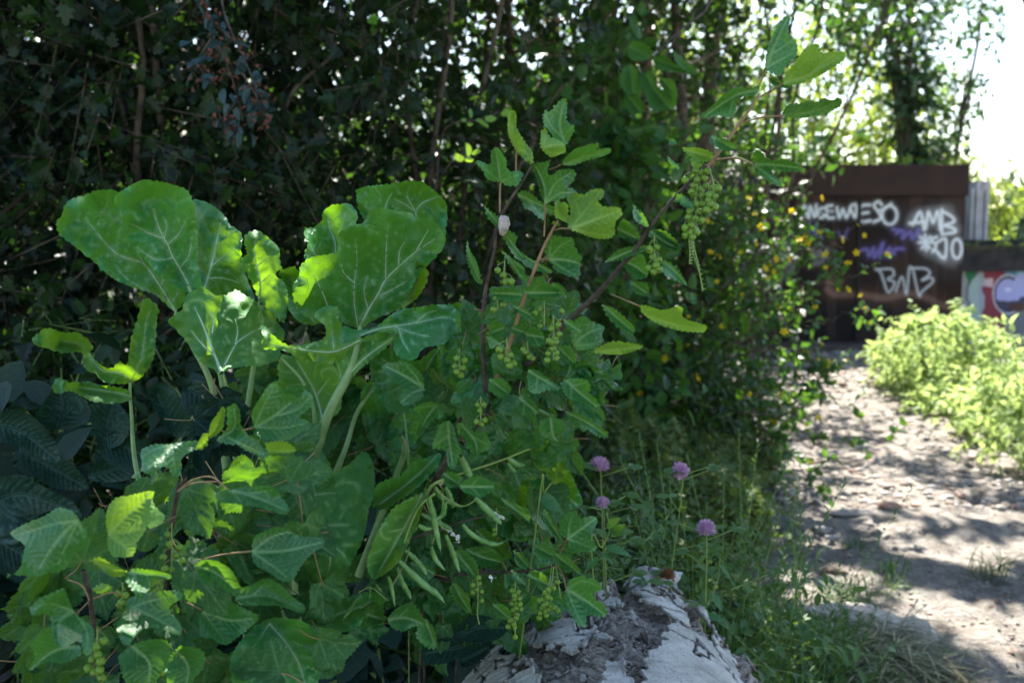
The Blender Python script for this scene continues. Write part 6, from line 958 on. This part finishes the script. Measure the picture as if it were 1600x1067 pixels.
C_([(600, 930), (700, 860), (850, 850), (860, 960), (800, 1040), (740, 1100), (640, 1060)], ZF, .98, [[(680, 880), (760, 960), (760, 1060)]], p=ll, teeth=2.4, tper=9)
C_([(840, 960), (920, 880), (1030, 900), (1040, 980), (990, 1040), (950, 1100), (860, 1080)], ZF, 1.0, [[(900, 900), (960, 980), (950, 1080)]], p=ll, teeth=2.4, tper=9)
C_([(640, 500), (700, 480), (800, 490), (870, 525), (780, 540), (770, 600), (700, 630), (640, 560)], ZF, .93, [[(645, 500), (860, 525)], [(680, 510), (720, 620)]], p=ll, teeth=2.4, tper=9)
r = rs(7)
def fillc(par, poly, n, d0, d1, s0, s1, mats=('currant',), cap=96):
    k = 0; p = np.array(poly, float); lo, hi = p.min(0), p.max(0)
    while k < n:
        q = r.uniform(lo, hi)
        if not inpoly(q[None], p)[0]: continue
        s = r.uniform(s0, s1); a = R_(r.normal(90, 60)); place(par, q[0], q[1], q[0] + s * math.cos(a), q[1] + s * math.sin(a), s * r.uniform(.75, 1.15), r.uniform(d0, d1), r.uniform(-45, 35), r.uniform(-40, 40), r.randint(7), mats[r.randint(len(mats))], cap=cap); k += 1
fillc(ll, [(30, 930), (110, 800), (230, 740), (480, 700), (540, 900), (500, 1060), (60, 1060)], 70, 1.02, 1.22, 60, 95)
fillc(cb, [(610, 600), (700, 560), (780, 440), (880, 430), (940, 560), (930, 680), (820, 760), (700, 720)], 60, 1.2, 1.4, 40, 62, cap=32)
fillc(lr, [(580, 830), (620, 740), (750, 700), (860, 720), (900, 860), (880, 950), (700, 1000), (560, 1000)], 110, 1.38, 1.6, 38, 60, cap=70)
fillc(cb, [(330, 570), (480, 560), (640, 590), (650, 730), (480, 730), (350, 650)], 30, 1.47, 1.56, 50, 80)
fillc(cb, [(750, 440), (900, 430), (960, 560), (940, 660), (780, 690), (700, 610)], 44, 1.14, 1.22, 32, 52)
dkx = bpy.data.objects['dark_broadleaf_plant']
fillc(dkx, [(295, 615), (400, 605), (410, 700), (310, 700)], 9, 1.28, 1.33, 45, 75, ('deep',), cap=60)
fillc(cb, [(405, 640), (465, 640), (455, 740), (405, 740)], 4, 1.22, 1.27, 50, 70)
berries(ll, [(265, 850), (255, 870), (275, 868), (268, 890), (285, 876), (258, 888), (262, 835), (280, 855)], (0, 0, 1), 1.03, 6, None, 40); berries(ll, [(470, 945), (515, 955), (490, 880), (450, 990), (510, 1000), (480, 1010), (500, 920), (520, 1040), (530, 850)], ZF, .96, 7, None, 41); berries(ll, [(600, 610), (640, 620), (620, 655), (655, 665), (610, 670)], ZF, .97, 6, None, 42)
stem(ll, [(280, 750, 1.0, 2.5), (277, 768, 1.01, 4), (272, 800, 1.03, 4.5), (262, 880, 1.06, 5), (255, 1100, 1.1, 6), (255, 1900, 1.15, 8)], 'branch', 'bark_twig', 7, .1); stem(ll, [(292, 745, 1.0, 2.5), (280, 765, 1.01, 3)], 'branch'); stem(ll, [(130, 890, .96, 4), (138, 920, .97, 4.5), (142, 940, .98, 4.5), (150, 1100, 1.05, 6), (160, 1900, 1.1, 8)], 'branch', 'bark_twig', 7, .1)
for c in ([(278, 766), (300, 750), (330, 745), (357, 765)], [(277, 768), (300, 755), (340, 752)], [(140, 938), (128, 915), (105, 905)], [(138, 940), (118, 960), (112, 962)], [(145, 935), (180, 925), (205, 945)], [(340, 690), (360, 680), (345, 672)]): stem(ll, [(x, y, 1.0 if x > 200 else .95, 1.5) for x, y in c], 'petiole', 'young_twig', 6)
flush_mass()
# ================================================================ BEANS
bp = thing('bean_plant', 'bean plant with slender green pods hanging below the currant leaves', 'bean plant', (-.12, 1.35, 0))
def pod(pts, z, r, d):
    q = np.array(zc(pts, z)); c = curve(q, 8); n = len(c); u = np.linspace(0, 1, n); rad = r * 1.05 * (np.clip(np.sin(np.clip(u * 1.04 + .05, 0, 1) * math.pi), 0, 1) ** .45 + .10) * (1 + .09 * np.sin(u * 30)) * d / F; rad[-2:] *= .3
    MB().add(*tube(P(c[:, 0], c[:, 1], d + .012 * np.sin(u * 2.5)), rad, 8)).build('pod', M['pod'], bp)
for k, (pts, z, r) in enumerate([([(250, 460), (330, 540), (420, 620), (490, 670), (550, 740)], ZE, 5), ([(725, 65), (800, 140), (860, 200), (900, 245)], ZE, 5), ([(390, 170), (470, 210), (540, 245), (600, 275)], ZE, 4), ([(440, 60), (470, 180), (490, 300), (520, 430)], ZE, 4.6), ([(290, 395), (350, 450), (400, 510), (435, 565)], ZE, 4.2), ([(240, 500), (270, 590), (310, 660), (335, 715)], ZE, 3.8), ([(185, 560), (205, 620), (232, 770)], ZE, 3),
        ([(650, 235), (700, 290), (780, 340), (860, 360), (925, 340)], ZE, 3.8), ([(545, 300), (580, 390), (610, 470), (638, 555)], ZE, 3.8), ([(455, 370), (480, 450), (550, 535)], ZE, 3.5), ([(480, 0), (520, 70), (600, 110), (660, 130)], ZE, 3.8), ([(540, 0), (570, 60), (595, 145)], ZE, 4), ([(545, 90), (530, 170), (490, 200)], ZE, 3.6), ([(905, 420), (1000, 480), (1080, 540), (1195, 575)], ZD, 4.6), ([(930, 700), (990, 740), (1050, 748)], ZD, 4.3), ([(640, 690), (680, 780), (712, 840)], ZD, 5.5), ([(1120, 400), (1180, 430), (1240, 440)], ZD, 3.5),
        ([(930, 730), (960, 770), (995, 795)], ZD, 3.2), ([(370, 240), (420, 262), (470, 260)], ZE, 3.6), ([(1335, 560), (1290, 640), (1240, 705)], ZH, 3), ([(365, 160), (360, 230), (362, 280)], ZE, 3), ([(110, 610), (130, 640), (155, 665)], ZE, 1.6), ([(75, 620), (68, 710)], ZE, 1.6), ([(82, 720), (88, 795)], ZE, 1.4), ([(80, 710), (30, 745), (5, 762)], ZE, 1.4)]): pod(pts, z, r, 1.2 + .02 * (k % 3))
stem(bp, [(665, 775, 1.24, 4), (680, 755, 1.22, 3), (720, 740, 1.22, 2.5), (780, 720, 1.22, 2), (830, 700, 1.22, 2)], 'stem', 'green_stem'); stem(bp, [(668, 760, 1.24, 4), (655, 800, 1.3, 3.5), (640, 900, 1.55, 1.5), (640, 1500, 1.65, 1.5)], 'stem', 'green_stem'); stem(bp, [(680, 770, 1.22, 2.5), (650, 800, 1.22, 2.5), (620, 880, 1.22, 2)], 'stem', 'green_stem')
for c in ([(680, 765), (720, 790), (745, 780)], [(665, 780), (676, 810), (700, 830)], [(640, 855), (632, 880), (610, 920)], [(560, 925), (580, 918), (606, 938)], [(692, 770), (690, 800), (675, 850)]): stem(bp, [(x, y, 1.22, 1.3) for x, y in c], 'stem', 'green_stem', 5)
M['white'] = leaf_mat('white_petal', (.7, .72, .68), (.8, .8, .78), (.8, .8, .75), .3, .6, .2, 0, None, 10, .1)
r = rs(9)
for px, py in [(686, 814), (690, 818), (702, 825), (706, 832), (712, 838), (694, 826), (717, 845), (777, 803), (784, 805), (770, 903)]:
    n = 4; v, f = scatter(pet, np.tile(P(px, py, 1.26), (n, 1)), frames(r.normal(size=(n, 3)), r.normal(size=(n, 3)) + [0, -1, 0]), np.full(n, .006)); MB().add(v, f).build('flower', M['white'], bp)
# ================================================================ CLOVER AND SMALL PLANTS
def petals(name, mat, rad, n, seed, ln=.5):
    r = rs(seed); k = np.arange(n) + .5; ph = np.arccos(1 - 1.65 * k / n); t_ = math.pi * (1 + 5 ** .5) * k; dv = np.stack([np.cos(t_) * np.sin(ph), np.sin(t_) * np.sin(ph), np.cos(ph)], -1)
    t2 = nrm(dv + [0, 0, .55] + r.normal(size=(n, 3)) * .14); v, f = scatter(tmpl([(.05, 0), (.13, .5), (.09, .85), (.01, 1)], .5, -.1), dv * rad * .5 * [1, 1, .9], frames(t2, dv), rad * ln * 1.35 * r.uniform(.8, 1.15, n)); mb = MB(); mb.add(v, f, 0, np.repeat(r.normal(0, .4, n), len(v) // n)); mb.add(ICO2[0] * rad * [.55, .55, .5], ICO2[1], 0, -.5); return mb
M['pink'] = leaf_mat('clover_petal', (.45, .26, .42), (.72, .55, .68), (.7, .42, .6), .25, .6, .3, 0, None, 80, .1); M['brownhead'] = leaf_mat('dry_flower', (.12, .05, .02), (.32, .15, .07), (.3, .12, .05), .15, .8, .2, 0, None, 60, .2)
cm, bm = petals('flower_head', 'pink', .0145, 130, 1).mesh('flower_head', M['pink']), petals('flower_head', 'brownhead', .0135, 110, 2).mesh('flower_head', M['brownhead'])
T_CL = tmpl([(.02, 0), (.2, .25), (.27, .6), (.15, .92), (.01, 1)], .2, .1)
for k, (px, py, s, d, tl, lb) in enumerate([(937, 728, .95, 1.62, .25, 'largest purple clover head, upper left beside the kale leaf'), (942, 786, .66, 1.6, 0., 'small purple clover head below the largest one'), (1063, 735, .85, 1.72, .9, 'tilted purple clover head in the middle of the verge'), (1103, 826, .93, 1.66, -.1, 'purple clover head lowest and furthest right'), (866, 793, .5, 1.6, .4, 'tiny purple clover head half hidden by currant leaves'), (1043, 899, .85, 1.7, .2, 'brown withered clover head just above the log')]):
    h = P(px, py, d); r = rs(k + 60); bx = h[0] + r.uniform(-.03, .05); by = h[1] + r.uniform(.02, .1); z0 = float(gz(bx, by)); o = thing('clover_flower', lb, 'clover', (bx, by, z0), 'clover flowers on the verge')
    hd = bpy.data.objects.new('flower_head', bm if k == 5 else cm); sc.collection.objects.link(hd); hd.parent = o; hd.location = Vector(h) - o.location; hd.scale = (s * 1.15, s * 1.15, s * 1.1); hd.rotation_euler = (.25, tl, r.uniform(0, 6))
    c = curve(np.array([h, h + [0.004, .01, -.05], (h + [bx, by, z0]) / 2 + [r.uniform(-.05, .05), .02, 0], [bx, by, z0]]), 8); MB().add(*tube(c, np.linspace(.0009, .0015, len(c)), 6)).build('stem', M['green_stem'], o)
    for j in range(9):
        b = c[int(len(c) * (.06 + .1 * j))]; a = r.uniform(0, 6.28); e = b + np.array([math.cos(a), math.sin(a), .35]) * (.012 if j == 0 else .045); n = 3; aa = a + np.array([-1.1, 0, 1.1]); tt = np.stack([np.cos(aa), np.sin(aa), np.full(3, .1)], -1)
        mb = MB().add(*tube(np.linspace(b, e, 4), .0008, 4), 1); v, f = scatter(T_CL, np.tile(e, (3, 1)), frames(tt, np.tile([0, -.3, 1.], (3, 1)) + r.normal(size=(3, 3)) * .2), np.full(3, .024)); mb.add(v, f, 0, .2); mb.build('leaf', [M['grass'], M['green_stem']], o)
def mint(label, pts, d, base, lv, seed):
    r = rs(seed); o = thing('leafy_herb', label, 'herb', (*base, float(gz(*base))), 'leafy herbs by the clover'); p = P(*np.array(pts, float).T, d); p = np.vstack([p, [[base[0], base[1], float(gz(*base))]]]); c = curve(p, 6); MB().add(*tube(c, np.linspace(.0010, .0016, len(c)), 6)).build('stem', M['green_stem'], o)
    for (x0, y0, x1, y1, wd, m) in lv:
        a, b = P(x0, y0, d), P(x1, y1, d - .01); t_ = b - a; L = np.linalg.norm(t_); n = 9; h = np.array([(.02, 0)] + [(math.sin(math.pi * u ** .8) * .5 * wd + (.02 if j % 2 else 0), u) for j, u in enumerate(np.linspace(.08, .95, 14))] + [(.005, 1)]); v, f = scatter(tmpl(h, .35, .12), a[None], frames(t_[None], np.array([[r.normal() * .4, -.6, .7]])), np.array([L])); MB().add(v, f, 0, .3).build('leaf', M[m], o)
mint('upright herb with pointed green leaves and a small bright tip right of the currant leaf', [(948, 800), (952, 830), (940, 855), (925, 880)], 1.55, (.2, 1.75), [(950, 832, 990, 828, .45, 'grass'), (955, 838, 975, 818, .5, 'currant_light'), (945, 855, 988, 866, .42, 'currant'), (948, 825, 968, 808, .5, 'currant_light'), (935, 870, 915, 890, .4, 'currant'), (938, 862, 960, 880, .4, 'currant'), (950, 840, 930, 825, .4, 'grass')], 5)
mint('small herb with rounded pale leaves in front of the right kale leaf', [(870, 725), (868, 745), (850, 770), (840, 800)], 1.36, (-.03, 1.6), [(872, 738, 868, 715, .6, 'currant_light'), (876, 745, 888, 735, .7, 'currant_light'), (862, 752, 884, 742, .85, 'currant_light'), (840, 770, 880, 800, .4, 'currant'), (830, 760, 828, 800, .4, 'currant')], 6)
mint('grey green herb with drooping leaves right of the log peak', [(1125, 870), (1122, 905), (1108, 940), (1095, 985)], 1.8, (.42, 2.1), [(1122, 880, 1145, 905, .35, 'grass'), (1120, 885, 1100, 900, .4, 'grass'), (1112, 925, 1130, 955, .35, 'currant'), (1105, 950, 1095, 975, .4, 'currant'), (1102, 960, 1132, 968, .4, 'currant'), (1118, 900, 1090, 880, .3, 'grass')], 7)
# ================================================================ SHRUB SPRAYS IN THE HEDGE
ss = thing('seed_head_branch', 'hanging branch with reddish dried seed clusters and bluish leaves, top left', 'branch', tuple(P(360, 60, 2.4))); r = rs(141); mb = MB(); LV = []; LF = []; nv = 0; fr = MB()
for pl in [[(300, -30), (325, 40), (345, 80), (365, 130), (380, 190)], [(345, -30), (350, 20), (375, 80), (400, 140), (395, 200)], [(330, 60), (310, 100), (335, 130)], [(370, 100), (400, 150), (420, 190)], [(360, 60), (330, 30), (320, 0)], [(375, 150), (350, 190), (375, 205)]]:
    c = curve(P(*np.array(pl, float).T, 2.3), 8); mb.add(*tube(c, np.linspace(.003, .001, len(c)), 5))
    m = 16; pos = c[r.randint(0, len(c), m)] + r.normal(size=(m, 3)) * .012; v, f = scatter(T_OVAL, pos, frames(r.normal(size=(m, 3)) + [0, 0, -.6], r.normal(size=(m, 3)) * .6 + [0, -.7, .4]), .034 * r.uniform(.6, 1.3, m)); LV.append(v); LF.append(f + nv); nv += len(v)
    for j in range(24):
        b = c[r.randint(len(c) // 3, len(c))] + r.normal(size=3) * .016; n = 5; v, f = scatter(T_DIA, np.tile(b, (n, 1)), frames(r.normal(size=(n, 3)), r.normal(size=(n, 3))), np.full(n, .008)); fr.add(v, f); fr.add(ICO1[0] * .0028 + b, ICO1[1])
mb.build('twigs', M['bark_twig'], ss); MB().add(np.vstack(LV), np.vstack(LF), 0, .2).build('leaves', leaf_mat('bluish_leaf', (.015, .04, .045), (.035, .08, .085), (.08, .15, .08), .15, .45, .3, 0, None, 10, .1), ss); fr.build('seed_clusters', plain('seed', (.08, .03, .022), (.19, .08, .055), 80, .8, .2), ss)
mp_ = thing('maple_branch', 'maple branch with large drooping mid green leaves left of the grey trunk', 'branch', tuple(P(1030, 80, 3.2))); ZM = (880, 0, 3.138)
for o_, v in [([(430, 280), (500, 275), (560, 320), (650, 360), (560, 358), (470, 340)], [[(430, 285), (640, 358)]]), ([(370, 380), (430, 350), (470, 430), (550, 470), (540, 530), (440, 540), (400, 460)], [[(400, 360), (460, 460), (520, 530)]]), ([(290, 340), (340, 320), (380, 400), (380, 470), (310, 460), (280, 400)], [[(330, 325), (340, 450)]]), ([(310, 240), (350, 200), (420, 230), (440, 280), (380, 300), (330, 290)], [[(320, 230), (420, 280)]]), ([(480, 380), (540, 400), (560, 480), (500, 470)], [[(485, 385), (550, 475)]]), ([(540, 250), (600, 300), (640, 330), (650, 365), (590, 340), (550, 300)], [[(545, 255), (645, 360)]]), ([(300, 460), (360, 470), (400, 540), (340, 560), (310, 520)], [[(310, 465), (380, 550)]])]: leaf(mp_, o_, ZM, 3.2, v, mat='hedge3', cup=.03, teeth=1.5, tper=8)
stem(mp_, [(1100, 20, 3.3, 2.5), (1060, 50, 3.25, 2), (1030, 80, 3.2, 1.6), (1010, 100, 3.2, 1.2)], 'twig', 'bark_twig'); stem(mp_, [(1060, 50, 3.25, 1.5), (1040, 85, 3.2, 1.1), (1015, 90, 3.2, 1)], 'twig'); stem(mp_, [(1100, 20, 3.3, 3), (1130, -40, 3.8, 4), (1125, -60, 5.5, 6), (1124, -20, 6.8, 8)], 'twig')
yl = thing('bright_sprig', 'small yellow green sprig lit by the sun in front of the dark hedge', 'sprig', tuple(P(725, 240, 2.9)))
for o_ in ([(30, 335), (55, 345), (70, 380), (50, 420), (35, 400)], [(70, 395), (100, 372), (128, 385), (100, 405), (72, 410)], [(0, 410), (20, 425), (15, 450), (-15, 450), (-40, 430), (-30, 400)], [(30, 425), (60, 425), (82, 440), (60, 455), (25, 445)], [(250, 150), (275, 125), (300, 128), (290, 165), (262, 170)], [(150, 170), (190, 162), (222, 180), (200, 202), (158, 200)], [(35, 210), (60, 205), (78, 220), (50, 230)], [(0, 185), (25, 180), (35, 200), (10, 205)], [(90, 190), (120, 182), (175, 225), (165, 240), (120, 215)], [(45, 130), (65, 120), (75, 160), (60, 180)]): leaf(yl, o_, ZA, 2.9, [], mat='currant_light', cup=.01, teeth=0)
stem(yl, [(780, 175, 2.92, 1), (745, 188, 2.9, 1.2), (712, 192, 2.9, 1.5), (690, 215, 2.95, 2), (680, 300, 3.1, 3), (675, 420, 3.2, 4)], 'twig', 'bark_twig'); stem(yl, [(750, 235, 2.9, 1), (725, 245, 2.9, 1.2), (700, 260, 2.95, 1.5), (682, 300, 3.1, 2)], 'twig', 'bark_twig')
